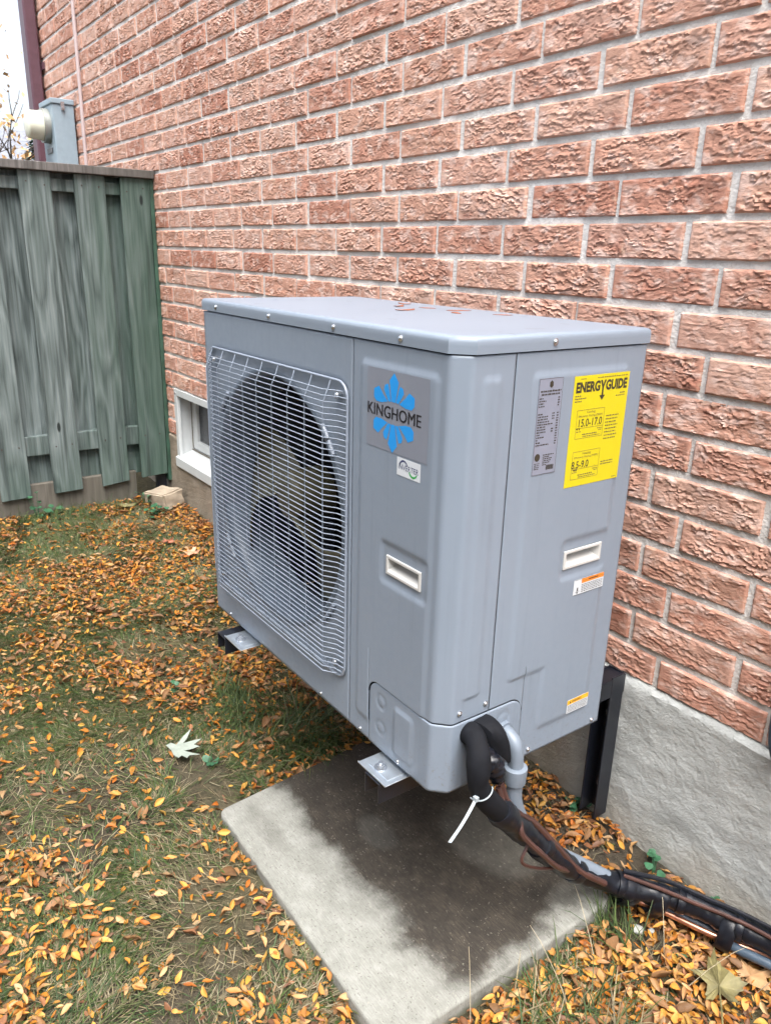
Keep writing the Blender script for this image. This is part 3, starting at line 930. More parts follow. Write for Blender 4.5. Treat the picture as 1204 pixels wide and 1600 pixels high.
def screw(p, ax, r=.0048, mat='screw'):
    p = Vector(p); a = Vector(ax)
    m = MB(); m.cyl(p, a, r*1.25, .0012, 12); m.dome(p+a*.0012, a, r, .0030, 12, 4)
    return m.build('screw', M[mat], HP, True)
for x in (.076,.331,.575,.772): screw((x,-ov,.7745),(0,-1,0))
screw((W+ov,.189,.776),(1,0,0))
for x, z in ((.083,.013),(.528,.012),(.676,.010)): screw((x,0,z),(0,-1,0), .0036)
screw((.802,-.0012,.010),(0,-1,0), .0040)
for y, z in ((.041,.158),(.101,.157)): screw((W,y,z),(1,0,0), .0046)
for y, z in ((.223,.014),(.405,.012)): screw((W,y,z),(1,0,0), .0042)

# recessed handles
def handle(front):
    m = MB()
    def P(u, v, d):     # d: outwards
        return (u, -d, v) if front else (W+d, u, v)
    u0,u1,v0,v1 = (hx0,hx1,hz0,hz1) if front else (gx0,gx1,gz0,gz1)
    t = .0055; out = .0030; dep = -.024
    O = [(u0,v0),(u1,v0),(u1,v1),(u0,v1)]
    I = [(u0+t,v0+t),(u1-t,v0+t),(u1-t,v1-t),(u0+t,v1-t)]
    B = [(u0+t+.002,v0+t+.014),(u1-t-.010,v0+t+.014),(u1-t-.010,v1-t-.001),(u0+t+.002,v1-t-.001)]
    v = [P(a,b,.0003) for a,b in O]+[P(a,b,out) for a,b in O]+[P(a,b,out) for a,b in I]+[P(a,b,dep) for a,b in B]
    f = []
    for q in range(3):
        for k in range(4): f.append((q*4+k, q*4+(k+1)%4, q*4+4+(k+1)%4, q*4+4+k))
    f.append((12,13,14,15))
    m.add(v, f); o = m.build('handle', M['white_plastic'], HP, bevel=.0009, seg=2)
handle(True); handle(False)

# ---- leaf scraps stuck on the lid
scr = [(.42,.33,.5,'small rust red leaf scrap at the back of the lid'),(.36,.30,2.1,'curled brown leaf scrap on the lid left of the others'),(.50,.35,1.2,'thin reddish leaf scrap near the rear lid edge'),
       (.30,.36,.2,'leaf scrap nearest the far left corner of the lid'),(.55,.30,2.7,'brown leaf scrap in the middle of the lid'),(.46,.24,1.7,'faint tan leaf scrap towards the front of the lid'),(.62,.36,.9,'dark leaf scrap at the rear right of the lid')]
for k, (x, y, a, lab) in enumerate(scr):
    m = MB(); L_ = .020+.004*(k % 3); n = 8; v = [(0,0,.0010)]
    for q in range(n):
        b = 2*math.pi*q/n; v.append((L_*math.cos(b), L_*.34*math.sin(b)*(1+.3*math.sin(q*2.3+k)), .0006+.0022*abs(math.cos(b))**3*(k % 2)))
    m.add(v, [(0,1+q,1+(q+1)%n) for q in range(n)])
    o = m.build('leaf_scrap', M['leaf_rust'], None, True); o.location = (x,y,HT+.0005); o.rotation_euler = (0,0,a)
    md = o.modifiers.new('t','SOLIDIFY'); md.thickness = .0005
    tag(o, lab, 'leaf', 'leaf scraps on the lid')
# ---- grille
grille = empty('fan_grille'); grille.parent = HP
gl0, gl1, gb, gt = .030, .6235, .092, .684
OUT = -.026
def wire(path, r): return MB().tube(path, r, 6).build('wire', M['wire'], grille, True)
NW = 53
xoff = [(gl0, -.007),(gl0+.022,-.010),(gl0+.048, OUT),(gl1-.048, OUT),(gl1-.022,-.010),(gl1,-.007)]
wv = None
for k in range(NW):
    z = .0985 + (.6675-.0985)*k/(NW-1)
    a, b = gl0, gl1
    pts = [(x, y, z) for x, y in xoff]
    if k in (0, 1, NW-1): 
        ins = (.024, .006, .010)[(0,1,NW-1).index(k)]
        pts = [(gl0+ins,-.008,z),(gl0+.026,-.011,z),(gl0+.048,OUT,z),(gl1-.048,OUT,z),(gl1-.026,-.011,z),(gl1-ins,-.008,z)]
    wire(pts, .00112)
for x in (.052,.112,.175,.240,.305,.372,.438,.504,.570):
    zt, zb = gt-.002, gb+.002
    e = .0033
    wire([(x,-.006,zt),(x,-.010,zt-.012),(x,OUT+e,zt-.040),(x,OUT+e,zb+.040),(x,-.010,zb+.012),(x,-.006,zb)], .00115)
rr = []
for cx, cz_, a0 in ((gl1-.030,gt-.030,0),(gl0+.030,gt-.030,90),(gl0+.030,gb+.030,180),(gl1-.030,gb+.030,270)):
    for q in range(7):
        a = math.radians(a0+15*q); rr.append((cx+.030*math.cos(a), -.004, cz_+.030*math.sin(a)))
rr.append(rr[0])
MB().tube(rr, .0024, 8, cap=False).build('rim_wire', M['wire'], grille, True)
for x, z in ((.591,.657),(.590,.118),(.06,.657),(.06,.118)):
    m = MB(); m.cyl((x,.003,z),(0,-1,0),.0075,.010,12); m.dome((x,-.007,z),(0,-1,0),.0060,.004,12,4)
    m.build('screw', M['screw'], HP, True)

# ---- labels, printing
def text_geo(s, bold=0.0):
    cu = bpy.data.curves.new('txt', 'FONT'); cu.body = s; cu.offset = bold; cu.resolution_u = 3
    ob = bpy.data.objects.new('txt', cu); COL.objects.link(ob)
    dg = bpy.context.evaluated_depsgraph_get(); dg.update()
    me = bpy.data.meshes.new_from_object(ob.evaluated_get(dg))
    v = np.array([p.co[:] for p in me.vertices]); f = [tuple(q.vertices) for q in me.polygons]
    bpy.data.objects.remove(ob); bpy.data.curves.remove(cu); bpy.data.meshes.remove(me)
    return v, f
class Print:
    """flat print on a face: coordinates (u,v) in metres on the face"""
    def __init__(s, face, d): s.face = face; s.d = d; s.mb = MB()
    def P(s, u, v):
        return (u, -s.d, v) if s.face == 'front' else (W+s.d, u, v)
    def rect(s, u0, u1, v0, v1): s.mb.quad(s.P(u0,v0), s.P(u1,v0), s.P(u1,v1), s.P(u0,v1)); return s
    def poly(s, pts): s.mb.add([s.P(u,v) for u,v in pts], [tuple(range(len(pts)))]); return s
    def text(s, st, u0, u1, v0, v1, bold=0.0):
        v, f = text_geo(st, bold)
        mn = v.min(0); mx = v.max(0)
        uu = u0+(v[:,0]-mn[0])/(mx[0]-mn[0])*(u1-u0); vv = v0+(v[:,1]-mn[1])/(mx[1]-mn[1])*(v1-v0)
        s.mb.add([s.P(a,b) for a,b in zip(uu,vv)], f); return s
    def dashes(s, u0, u1, v, h, fill=.8, seed=0):
        r = random.Random(seed*977+int(v*1e5)); u = u0
        while u < u1-.001:
            w = min(r.uniform(.0018,.0065), u1-u)
            s.rect(u, u+w*.86, v, v+h*r.uniform(.8,1)); u += w+.0006
        return s
    def frame(s, u0, u1, v0, v1, t=.0006):
        s.rect(u0,u1,v1-t,v1); s.rect(u0,u1,v0,v0+t); s.rect(u0,u0+t,v0+t,v1-t); s.rect(u1-t,u1,v0+t,v1-t); return s
    def done(s, name, mat, parent): return s.mb.build(name, M[mat], parent, fixn=False)
def sticker(name, face, d, u0, u1, v0, v1, mat):
    m = MB()
    if face == 'front': m.box(u0, u1, -d, -d+.00025, v0, v1)
    else: m.box(W+d-.00025, W+d, u0, u1, v0, v1)
    return m.build(name, M[mat], HP)
RF, RS = .0030, .0026
# maker's logo
pl = sticker('logo_plate', 'front', RF+.0005, .684, .850, .5885, .7215, 'plate')
cx, cz_ = .759, .6535
up = [[(0,.0655),(.0125,.052),(.0055,.0185),(-.0055,.0185),(-.0125,.052)],
      [(.0135,.040),(.0165,.0465),(.0245,.0435),(.0270,.036),(.0140,.0180),(.0065,.0185)],
      [(.0295,.0285),(.041,.0395),(.0550,.0335),(.0550,.0200),(.0480,.0135),(.0330,.0135),(.0155,.0175)]]
for sgn in (1,-1):
    for k, poly in enumerate(up):
        for mir in ((1,) if k == 0 else (1,-1)):
            pts = [(cx+mir*a, cz_+sgn*b) for a,b in poly]
            if mir*sgn < 0: pts = pts[::-1]
            Print('front', RF+.0008).poly(pts).done('emblem_petal', 'logo_blue', pl)
kh = Print('front', RF+.0009).text('KINGHOME', .6875, .8325, .6435, .6635); kh.d += .00006
kh.text('KINGHOME', .6865, .8315, .6435, .6635); kh.done('lettering', 'logo_black', pl)
# inverter label
iv = sticker('inverter_label', 'front', RF+.0005, .773, .835, .5555, .5855, 'white_label')
Print('front', RF+.0008).text('iNVERTER', .7775, .8305, .5665, .5755).done('lettering', 'ink_blue', iv)
def arc(face, d, cx, cz_, r, a0, a1, w, name, mat, par):
    p_ = Print(face, d); n = 14
    for i in range(n):
        q0, q1 = i/n, (i+1)/n
        A0, A1 = math.radians(a0+(a1-a0)*q0), math.radians(a0+(a1-a0)*q1)
        w0, w1 = w*math.sin(math.pi*min(1,q0*.6+.25)), w*math.sin(math.pi*min(1,q1*.6+.25))
        p_.poly([(cx+(r-w0)*math.cos(A0), cz_+(r-w0)*math.sin(A0)), (cx+r*math.cos(A0), cz_+r*math.sin(A0)),
                 (cx+r*math.cos(A1), cz_+r*math.sin(A1)), (cx+(r-w1)*math.cos(A1), cz_+(r-w1)*math.sin(A1))])
    p_.done(name, mat, par)
arc('front', RF+.0008, .791, .5715, .0115, 175, 15, .0030, 'swoosh', 'ink_blue', iv)
arc('front', RF+.0008, .8165, .5695, .0115, 195, 345, .0034, 'swoosh', 'ink_green', iv)
# rating plate
gp = sticker('rating_plate', 'side', RS+.0005, .1615, .2165, .5625, .7205, 'grey_label')
p_ = Print('side', RS+.0008)
p_.frame(.1620,.2160,.5630,.7200,.0005)
p_.poly([(.1895,.7165),(.1935,.7135),(.1935,.7075),(.1895,.7045),(.1855,.7075),(.1855,.7135)])
p_.dashes(.166,.213,.6985,.0028,1,1); p_.dashes(.169,.211,.6935,.0028,1,2)
for k in range(19):
    if k in (4,5): continue
    z = .6875-k*.0042
    p_.dashes(.1645, .1645+(.009,.016,.011,.013,0,0,.011,.025,.024,.027,.036,.019,.020,.022,.008,.018,0.004,.012,.030)[k], z, .0022, .8, k)
    p_.dashes(.2075,.2125, z, .0022, .8, k+50)
    if k in (6,7,8,12,13): p_.dashes(.197,.203, z, .0022, .8, k+90)
for k in range(6): p_.dashes(.184,.184+(.026,.016,.022,.02,.018,.01)[k], .5945-k*.0033, .0018, .8, k+30)
for k in range(4): p_.dashes(.1655,.1775,.5815-k*.003,.0016,.8,k+70)
p_.poly([(.1715+.0062*math.cos(a),.5925+.0065*math.sin(a)) for a in np.linspace(0,2*math.pi,14)[:-1]])
for k in range(16): p_.rect(.1935+k*.00115,.1935+k*.00115+(.0005+.0004*((k*7)%3)),.5695,.5775)
p_.done('print', 'ink', gp)
# yellow energy label
yl = sticker('energy_label', 'side', RS+.0005, .2435, .3835, .5290, .7185, 'yellow_label')
p_ = Print('side', RS+.0008)
p_.text('ENERG', .2490, .3085, .6905, .7085, .045)
p_.text('GUIDE', .3230, .3785, .6905, .7085, .045)
p_.poly([(.3085,.7085),(.3130,.7085),(.3160,.7005),(.3190,.7085),(.3235,.7085),(.3180,.6965),(.3180,.6830),(.3235,.6830),(.3160,.6745),(.3085,.6830),(.3140,.6830),(.3140,.6965)][::1])
p_.done('heading', 'ink', yl)
p_ = Print('side', RS+.0008)
p_.dashes(.258,.272,.7125,.0016,.8,1); p_.dashes(.300,.378,.7125,.0016,.9,2)
for k, (a,b) in enumerate(((.2485,.263),(.2485,.276),(.2485,.266))): p_.dashes(a,b,.6845-k*.0045,.0020,.9,k+3)
p_.dashes(.362,.375,.6830,.0020,.9,8); p_.dashes(.352,.375,.6785,.0020,.9,9)
for v0, word, sub in ((.6155,'Cooling','Efficiency Rating (SEER)'), (.5445,'Heating','Efficiency Rating (HSPF)')):
    p_.frame(.2575,.3270,v0-.003,v0+.0430 + (.003 if word=='Cooling' else .003),.0006)
    p_.text(word, .2820,.3030, v0+.0385,v0+.0435, .0)
    p_.text(sub, .2620,.3230, v0+.0325,v0+.0370, .0)
    p_.rect(.2580,.3265,v0+.0145,v0+.0151)
    p_.dashes(.2600,.2720,v0+.0085,.0016,.9,20); p_.dashes(.3120,.3250,v0+.0105,.0016,.9,21); p_.dashes(.3160,.3250,v0+.0075,.0016,.9,23)
    p_.dashes(.2750,.3130,v0+.0030,.0018,.9,22); p_.dashes(.2770,.3210,v0-.0005,.0014,.9,24)
for k in range(8): p_.dashes(.3325,.366-(k%3)*.002,.6450-k*.0057,.0020,.9,40+k)
for k in range(2): p_.dashes(.3320,.365,.5640-k*.0045,.0020,.9,60+k)
p_.dashes(.367,.379,.5325,.0014,.9,70)
tag(p_.done('fine_print', 'ink_soft', yl), kind='stuff')
p_ = Print('side', RS+.0008)
p_.text('15.0-17.0', .2640,.3230, .6325,.6460, .01)
p_.text('8.5-9.0', .2570,.3000, .5605,.5735, .01)
for u in (.2585,.2640): p_.poly([(u,.6310),(u+.0055,.6310),(u+.0028,.6270)])
for u in (.2620,.2670): p_.poly([(u,.5592),(u+.0055,.5592),(u+.0028,.5550)])
p_.done('figures', 'ink', yl)
# warning labels
wl_ = sticker('warning_label', 'side', RS+.0005, .2995, .3820, .3150, .3455, 'white_label')
Print('side', RS+.0008).rect(.3200,.3817,.3360,.3452).done('orange_band', 'orange_label', wl_)
p_ = Print('side', RS+.0010); p_.text('WARNING',.338,.366,.3385,.3430,.02)
p_.rect(.320,.3815,.3402,.3408)
for k in range(5): p_.dashes(.3205,.379,.3320-k*.0033,.0013,.9,k+100)
p_.poly([(.3085,.329),(.3115,.330),(.3120,.323),(.3085,.322)]); p_.poly([(.3075,.3205),(.3125,.3205),(.3100,.317)]); p_.rect(.303,.317,.3212,.3216)
p_.rect(.2997,.3818,.3151,.3158); p_.rect(.2997,.3818,.3448,.3454)
p_.done('print', 'ink', wl_)
wl2 = sticker('warning_label', 'side', RS+.0005, .3200, .3810, .0575, .0868, 'white_label')
Print('side', RS+.0008).rect(.3202,.3808,.0768,.0866).done('amber_band', 'amber_label', wl2)
p_ = Print('side', RS+.0010); p_.text('WARNING',.332,.360,.0793,.0845,.02)
p_.poly([(.326,.0790),(.331,.0790),(.3285,.0850)])
for k in range(5): p_.dashes(.3225,.378,.0735-k*.0033,.0013,.9,k+120)
p_.done('print', 'ink', wl2)

# ---- mounting feet
for fx in (.737, .142):
    x0_, x1_ = fx, fx+.088
    m = MB(); m.box(x0_, x1_, -.047, .030, -.0135, -.0115)
    m.box(x0_, x1_, -.047, -.045, -.0135, -.0090)
    m.box(x0_+.018, x1_-.010, -.034, .028, -.0114, -.0098)
    ft = m.build('mounting_foot', M['zinc'], HP, bevel=.0007, seg=1)
    m = MB(); m.cyl((fx+.040,-.022,-.0098),(0,0,1),.0125,.0018,20); m.cyl((fx+.040,-.022,-.0080),(0,0,1),.0072,.006,6); m.cyl((fx+.040,-.022,-.002),(0,0,1),.0045,.004,10)
    m.build('bolt', M['screw'], ft)

# ------------------------------------------------------------------ wall bracket
brk = empty('wall_bracket', (0,0,0))
tag(brk, 'black steel wall bracket carrying the heat pump', 'bracket')
for ax in (.766, .106):
    x0_, x1_ = ax, ax+.045
    m = MB()                                # arm: channel, open downwards
    m.box(x0_, x1_, -.050, .655, -.0175, -.0145)
    m.add([(x1_-.003,-.050,-.0175),(x1_,-.050,-.0175),(x1_,.655,-.0175),(x1_-.003,.655,-.0175),(x1_-.003,-.050,-.058),(x1_,-.050,-.058),(x1_,.655,-.062),(x1_-.003,.655,-.062)],
          [(0,1,2,3),(7,6,5,4),(0,4,5,1),(1,5,6,2),(2,6,7,3),(3,7,4,0)])
    m.add([(x0_,-.050,-.0175),(x0_+.003,-.050,-.0175),(x0_+.003,.655,-.0175),(x0_,.655,-.0175),(x0_,-.050,-.058),(x0_+.003,-.050,-.058),(x0_+.003,.655,-.062),(x0_,.655,-.062)],
          [(0,1,2,3),(7,6,5,4),(0,4,5,1),(1,5,6,2),(2,6,7,3),(3,7,4,0)])
    m.build('arm', M['black_paint'], brk, bevel=.0010, seg=2)
    m = MB()                                # post: channel against the wall, open towards the yard
    zt, zb = -.0105, -.405
    m.box(x0_+.0035, x1_-.0035, .6480, .6510, zb, zt)
    m.box(x1_-.0033, x1_+.0005, .606, .6512, zb, zt); m.box(x0_-.0005, x0_+.0033, .606, .6512, zb, zt)
    po = m.build('post', M['black_paint'], brk, bevel=.0010, seg=2)
    for zz in (-.13, -.33):
        m = MB(); m.cyl((ax+.0225,.6478,zz),(0,-1,0),.012,.002,16); m.cyl((ax+.0225,.6458,zz),(0,-1,0),.0075,.006,6); m.build('bolt', M['screw'], po)
m = MB(); m.box(.1515, .7655, .630, .652, -.060, -.0185); m.build('cross_bar', M['black_paint'], brk, bevel=.0012)

# ------------------------------------------------------------------ refrigerant lines
def smooth(pts, n=8):
    P = [np.array(p, float) for p in pts]; P = [2*P[0]-P[1]]+P+[2*P[-1]-P[-2]]
    out = []
    for i in range(1, len(P)-2):
        for k in range(n):
            t_ = k/n
            out.append(.5*((2*P[i])+(-P[i-1]+P[i+1])*t_+(2*P[i-1]-5*P[i]+4*P[i+1]-P[i+2])*t_**2+(-P[i-1]+3*P[i]-3*P[i+1]+P[i+2])*t_**3))
    out.append(P[-2]); return out
LS = empty('refrigerant_line_set', (0,0,0))
tag(LS, 'black insulated pipe bundle with brown cables running from heat pump along foundation', 'pipe bundle')
main = [(.900,.070,.106),(.930,.062,.116),(.954,.051,.109),(.965,.045,.080),(.966,.047,.044),(.963,.078,-.006),(.957,.138,-.075),(.958,.195,-.140),(.962,.262,-.215),(.972,.335,-.287),(.998,.410,-.334),(1.042,.468,-.355),(1.089,.516,-.365),(1.142,.550,-.370),(1.203,.570,-.372),(1.264,.588,-.372),(1.40,.615,-.368),(1.62,.632,-.36)]
mp = smooth(main, 8); nm = len(mp)
up_n = int(nm*.40)
rad = [.0198 + .0015*math.sin(i*.35) for i in range(up_n+1)]
MB().tube(mp[:up_n+1], rad, 18).build('pipe_insulation', M['black_foam'], LS, True)
tp = mp[up_n-10:]
rad2 = [.0238 + .0016*math.sin(i*.33+.6)+.0012*math.sin(i*.81)+.0008*math.sin(i*2.3) for i in range(len(tp))]
rad2[0] = .0225
MB().tube(tp, rad2, 24, wr=.038).build('tape_wrap', M['black_tape'], LS, True)
# torn foam collar at the unit
hv_, hf_ = [], []
for i in range(13):
    u = i/12
    c0 = np.array((.905,.094,.110))*(1-u)**2 + 2*u*(1-u)*np.array((.968,.090,.132)) + u*u*np.array((.966,.118,.062))
    ry, rz_ = (.021*(1-u**2.2)+.003), (.026*(1-u**1.7)+.002)
    for k in range(16):
        an = 2*math.pi*k/16; w_ = 1+.10*math.sin(3*an+u*4)+.05*math.sin(5*an+2)
        hv_.append(c0+np.array((.35*rz_*math.sin(an)*w_, ry*math.cos(an)*w_, rz_*math.sin(an)*w_)))
for i in range(12):
    for k in range(16): hf_.append((i*16+k, (i+1)*16+k, (i+1)*16+(k+1)%16, i*16+(k+1)%16))
hf_.append(tuple(range(16))); hf_.append(tuple(12*16+k for k in range(15,-1,-1)))
MB().add(hv_, hf_).build('foam_collar', M['black_foam'], LS, True)
fm = smooth([(.940,.072,.098),(.952,.078,.076),(.957,.088,.058),(.957,.099,.036),(.952,.105,.022)], 8)
MB().tube(fm, [.010+.009*math.sin(math.pi*min(1,.15+i/len(fm)))+.0022*math.sin(i*1.3)*math.cos(i*.47) for i in range(len(fm))], 18, wr=.09).build('foam_flap', M['black_tape'], LS, True)
# tape bands
def band(i0, i1, r, off=(0,0,0)):
    pts = [np.array(mp[i])+np.array(off) for i in range(i0, i1+1)]
    MB().tube(pts, [r*(1+.05*math.sin(j*2.1)) for j in range(len(pts))], 20, wr=.03).build('tape_band', M['black_tape'], LS, True)
for a, b, r in ((60,62,.0262),(71,73,.0265),(82,84,.0272),(97,99,.0275),(112,114,.0275)):
    if b < nm: band(a, b, r)
def near_main(i, dx, dy, dz): p = mp[i]; return (p[0]+dx, p[1]+dy, p[2]+dz)
# brown cables spiralling along
c1 = smooth([(.950,.112,.000),(.962,.122,-.040),(.972,.150,-.075),near_main(52,.026,-.012,.004),near_main(58,.033,-.010,-.004),near_main(66,.026,-.022,.008),near_main(74,.004,-.022,.018),near_main(80,-.004,-.012,.026)],8)
MB().tube(c1, .0058, 8).build('brown_cable', M['brown_cable'], LS, True)
c2 = smooth([(.948,.120,.004),(.956,.132,-.035),(.962,.165,-.075),near_main(56,.004,.012,.024),near_main(64,.012,.002,.026),near_main(72,.018,-.012,.020),near_main(79,.020,-.018,.014)],8)
MB().tube(c2, .0068, 8).build('brown_cable', M['brown_cable'], LS, True)
c3 = smooth([near_main(84,.002,-.006,.030),near_main(92,.010,-.012,.029),near_main(100,.010,-.020,.026),near_main(110,.006,-.018,.028),near_main(120,.004,-.018,.028),near_main(132,.004,-.018,.026)],8)
MB().tube(c3, .0042, 8).build('brown_cable', M['brown_cable'], LS, True)
c4 = smooth([near_main(84,-.008,.006,.028),near_main(94,-.004,.008,.030),near_main(104,.004,.000,.030),near_main(114,.002,.004,.031),near_main(128,.0,.006,.028)],8)
MB().tube(c4, .0050, 8).build('black_cable', M['black_tape'], LS, True)
lp_ = smooth([near_main(55,.018,-.010,-.010),near_main(57,.020,-.040,-.022),near_main(61,.022,-.036,-.016),near_main(65,.018,-.014,-.010)],8)
MB().tube(lp_, .0032, 7).build('cable_loop', M['brown_cable'], LS, True)
# bare copper line and grey hose below
cp = smooth([(.960,.405,-.352),(.985,.438,-.382),(1.013,.464,-.395),(1.072,.505,-.405),(1.159,.535,-.405),(1.214,.561,-.405),(1.274,.583,-.400),(1.42,.612,-.392),(1.62,.628,-.38)],8)
MB().tube(cp, .0066, 10).build('copper_pipe', M['copper'], LS, True)
hs = smooth([(1.01,.470,-.362),(1.037,.487,-.388),(1.092,.523,-.403),(1.150,.549,-.408),(1.175,.553,-.410),(1.222,.555,-.408),(1.285,.570,-.402),(1.42,.605,-.398),(1.62,.625,-.385)],8)
MB().tube(hs, .0100, 10).build('grey_hose', M['dark_hose'], LS, True)
cpn = np.array(cp); hsn = np.array(hs)
for i_ in (86, 93, 110):
    a = np.array(mp[i_]); t_ = np.array(mp[i_+1])-np.array(mp[i_-1]); t_ /= np.linalg.norm(t_)
    b_ = cpn[np.argmin(((cpn-a)**2).sum(1))]
    d_ = b_-a; d_ -= t_*np.dot(d_,t_); L_ = np.linalg.norm(d_); d_ /= L_; e_ = np.cross(t_, d_)
    c_ = a+d_*L_*.5; A_, B_ = L_*.5+.022, .0265; v = []; f = []; n = 24
    for j, (o_, k_) in enumerate(((-.016,.97),(-.013,1.05),(.0,1.08),(.011,1.05),(.015,.96))):
        for q in range(n):
            an = 2*math.pi*q/n
            w_ = k_*(1+.03*math.sin(3*an+j*1.3+i_)+.02*math.sin(7*an+j*2.1))
            v.append(c_+t_*(o_+.006*math.sin(an+i_))+d_*A_*math.cos(an)*w_+e_*B_*math.sin(an)*w_*(1-.25*max(0,math.cos(an))))
    for j in range(4):
        for q in range(n): f.append((j*n+q, (j+1)*n+q, (j+1)*n+(q+1)%n, j*n+(q+1)%n))
    o = MB().add(v, f).build('tape_band', M['black_tape'], LS, True)
# grey conduit with elbow
el = smooth([(.912,.150,.086),(.930,.150,.084),(.945,.150,.074),(.950,.151,.055),(.951,.152,.034),(.951,.152,.020)],6)
MB().tube(el, .0135, 16).build('conduit_elbow', M['grey_pvc'], LS, True)
m = MB(); m.cyl((.912,.150,.086),(1,0,0),.0175,.010,18); m.build('conduit_nut', M['grey_pvc'], LS, True)
m = MB(); m.tube([(.951,.152,.030),(.951,.152,.028),(.951,.152,.018),(.951,.153,-.004)],[.0165,.0215,.0215,.0195],20); m.build('conduit_collar', M['grey_pvc'], LS, True)
cd = smooth([(.951,.153,-.003),(.951,.158,-.05),(.953,.185,-.11),(.958,.235,-.175),(.962,.285,-.225),(.972,.345,-.275),(1.0,.41,-.325)],7)
MB().tube(cd, .0145, 14).build('conduit', M['grey_pvc'], LS, True)
# zip tie
zi = int(8*4.25); a = np.array(mp[zi])
t_ = np.array(mp[zi+1])-np.array(mp[zi-1]); t_ /= np.linalg.norm(t_)
e1 = np.cross(t_, (0,0,1)); e1 /= np.linalg.norm(e1); e2 = np.cross(e1, t_)
m = MB(); cdir = CAMn-a; cdir = cdir-t_*np.dot(cdir,t_); qc = math.atan2(np.dot(cdir,e2), np.dot(cdir,e1)); loop = [a+(e1*math.cos(q)+e2*math.sin(q))*.0216 for q in np.linspace(qc-1.3,qc+1.3,15)]
m.tube(loop, .0013, 6, cap=False)
head = a + np.array((.012,-.0200,-.002))
m.box(head[0]-.004,head[0]+.004,head[1]-.004,head[1]+.003,head[2]-.004,head[2]+.004)
tail = [head, head+np.array((.004,-.020,-.019)), head+np.array((.006,-.038,-.036)), head+np.array((.007,-.060,-.055))]
tl = smooth(tail, 5); v = []; f = []
for p in tl: v += [p+np.array((.0020,.0018,0)), p-np.array((.0020,.0018,0)), p-np.array((.0020,.0018,.0012)), p+np.array((.0020,.0018,-.0012))]
for i in range(len(tl)-1):
    for k in range(4): f.append((i*4+k, i*4+(k+1)%4, i*4+4+(k+1)%4, i*4+4+k))
f += [(3,2,1,0), tuple((len(tl)-1)*4+k for k in range(4))]
m.add(v, f); m.build('zip_tie', M['zip'], LS)

# hose hanging on the wall at the right
hg = empty('wall_hose', (0,0,0))
tag(hg, 'dark hose end hanging on the brick wall at the right edge', 'hose')
m = MB(); m.tube(smooth([(1.165,.645,.30),(1.164,.640,.20),(1.162,.640,.10),(1.166,.642,.02),(1.182,.645,-.03)],6), .011, 12); m.build('hose', M['dark_hose'], hg, True)
m = MB(); m.tube([(1.1635,.6405,.175),(1.164,.640,.205)], .0135, 12); m.build('clip', M['zip'], hg, True)

# ------------------------------------------------------------------ stones
def rock(name, loc, sx, sy, sz, seed, mat, rz=0, n=2, rough=.12, block=False):
    bm = bmesh.new()
    if block:
        bmesh.ops.create_cube(bm, size=1); bmesh.ops.bevel(bm, geom=list(bm.edges), offset=.07, segments=2, affect='EDGES')
        bmesh.ops.subdivide_edges(bm, edges=[e for e in bm.edges if e.calc_length() > .3], cuts=4, use_grid_fill=True)
    else: bmesh.ops.create_icosphere(bm, subdivisions=n, radius=.5)
    r = random.Random(seed)
    for v in bm.verts:
        p = v.co
        k = 1+rough*(float(fbm(np.array(p.x*3+seed), np.array(p.y*3+p.z*4+seed), 3))-.5)*2
        v.co = Vector((p.x*sx*k, p.y*sy*k, p.z*sz*k))
    me = bpy.data.meshes.new(name); bm.to_mesh(me); bm.free()
    o = link(name, me, M[mat], None, True); o.location = loc; o.rotation_euler = (0,0,rz); return o
st = rock('stone_block', (-1.965,.562,-.328), .17, .125, .085, 4, 'stone', .25, block=True, rough=.16)
st.rotation_euler = (.10,-.10,.30)
tag(st, 'tan rectangular stone block lying where the fence meets the wall', 'stone')
pb = [((1.062,.452),.030,.024,'flat pale grey pebble on the soil below the copper pipe'),((1.080,.475),.016,.013,'small pale pebble beside the flat pebble under copper pipe'),((1.020,.395),.011,.010,'tiny white pebble among leaves right of the slab')]
for (px, py), a, b, lab in pb:
    o = rock('pebble', (px,py,float(gz(px,py))+.005), a, b, .012, int(px*1000), 'pebble', .5); tag(o, lab, 'pebble', 'pebbles by the pipes')

# ------------------------------------------------------------------ leaves and grass
def leaf_template(kind, seed):
    """small lance-shaped leaf, folded along the midrib and curled; unit length along x"""
    r = random.Random(seed); wf = r.uniform(.7,1.35); prof = [(x_, w_*wf) for x_, w_ in ((0,.0),(.12,.10),(.34,.185),(.60,.17),(.82,.095),(1,.0))]
    fold = r.uniform(.02,.22); curl = r.uniform(-.5,.6); tw = r.uniform(-.8,.8)
    v = []; f = []
    for i, (x, w) in enumerate(prof):
        z = curl*(x-.5)**2*1.4 + .04*math.sin(x*7+seed)
        for s in (-1,0,1):
            yy = s*w*r.uniform(.9,1.1); zz = z+abs(s)*fold*w/.18 + s*w*tw*(x-.4) + r.uniform(-.03,.03)
            v.append((x-.5, yy, zz))
    for i in range(len(prof)-1):
        for s in range(2): a = i*3+s; f.append((a, a+3, a+4, a+1))
    return np.array(v), np.array(f)
LT = [leaf_template(0, i) for i in range(26)]
LCOL = np.array((.82,.77,.70))*np.array([(.30,.14,.07),(.24,.12,.07),(.50,.34,.19),(.58,.22,.030),(.66,.31,.050),(.55,.27,.085),(.64,.33,.07),(.48,.16,.028),(.62,.38,.17),(.60,.25,.035),(.36,.17,.085),(.62,.37,.08)])
def ok_ground(x, y, slabok=False):
    inslab = (x > .262) & (x < 1.006) & (y > -.150) & (y < .446)
    return (y < .645) & (x > -2.15) & (~inslab)
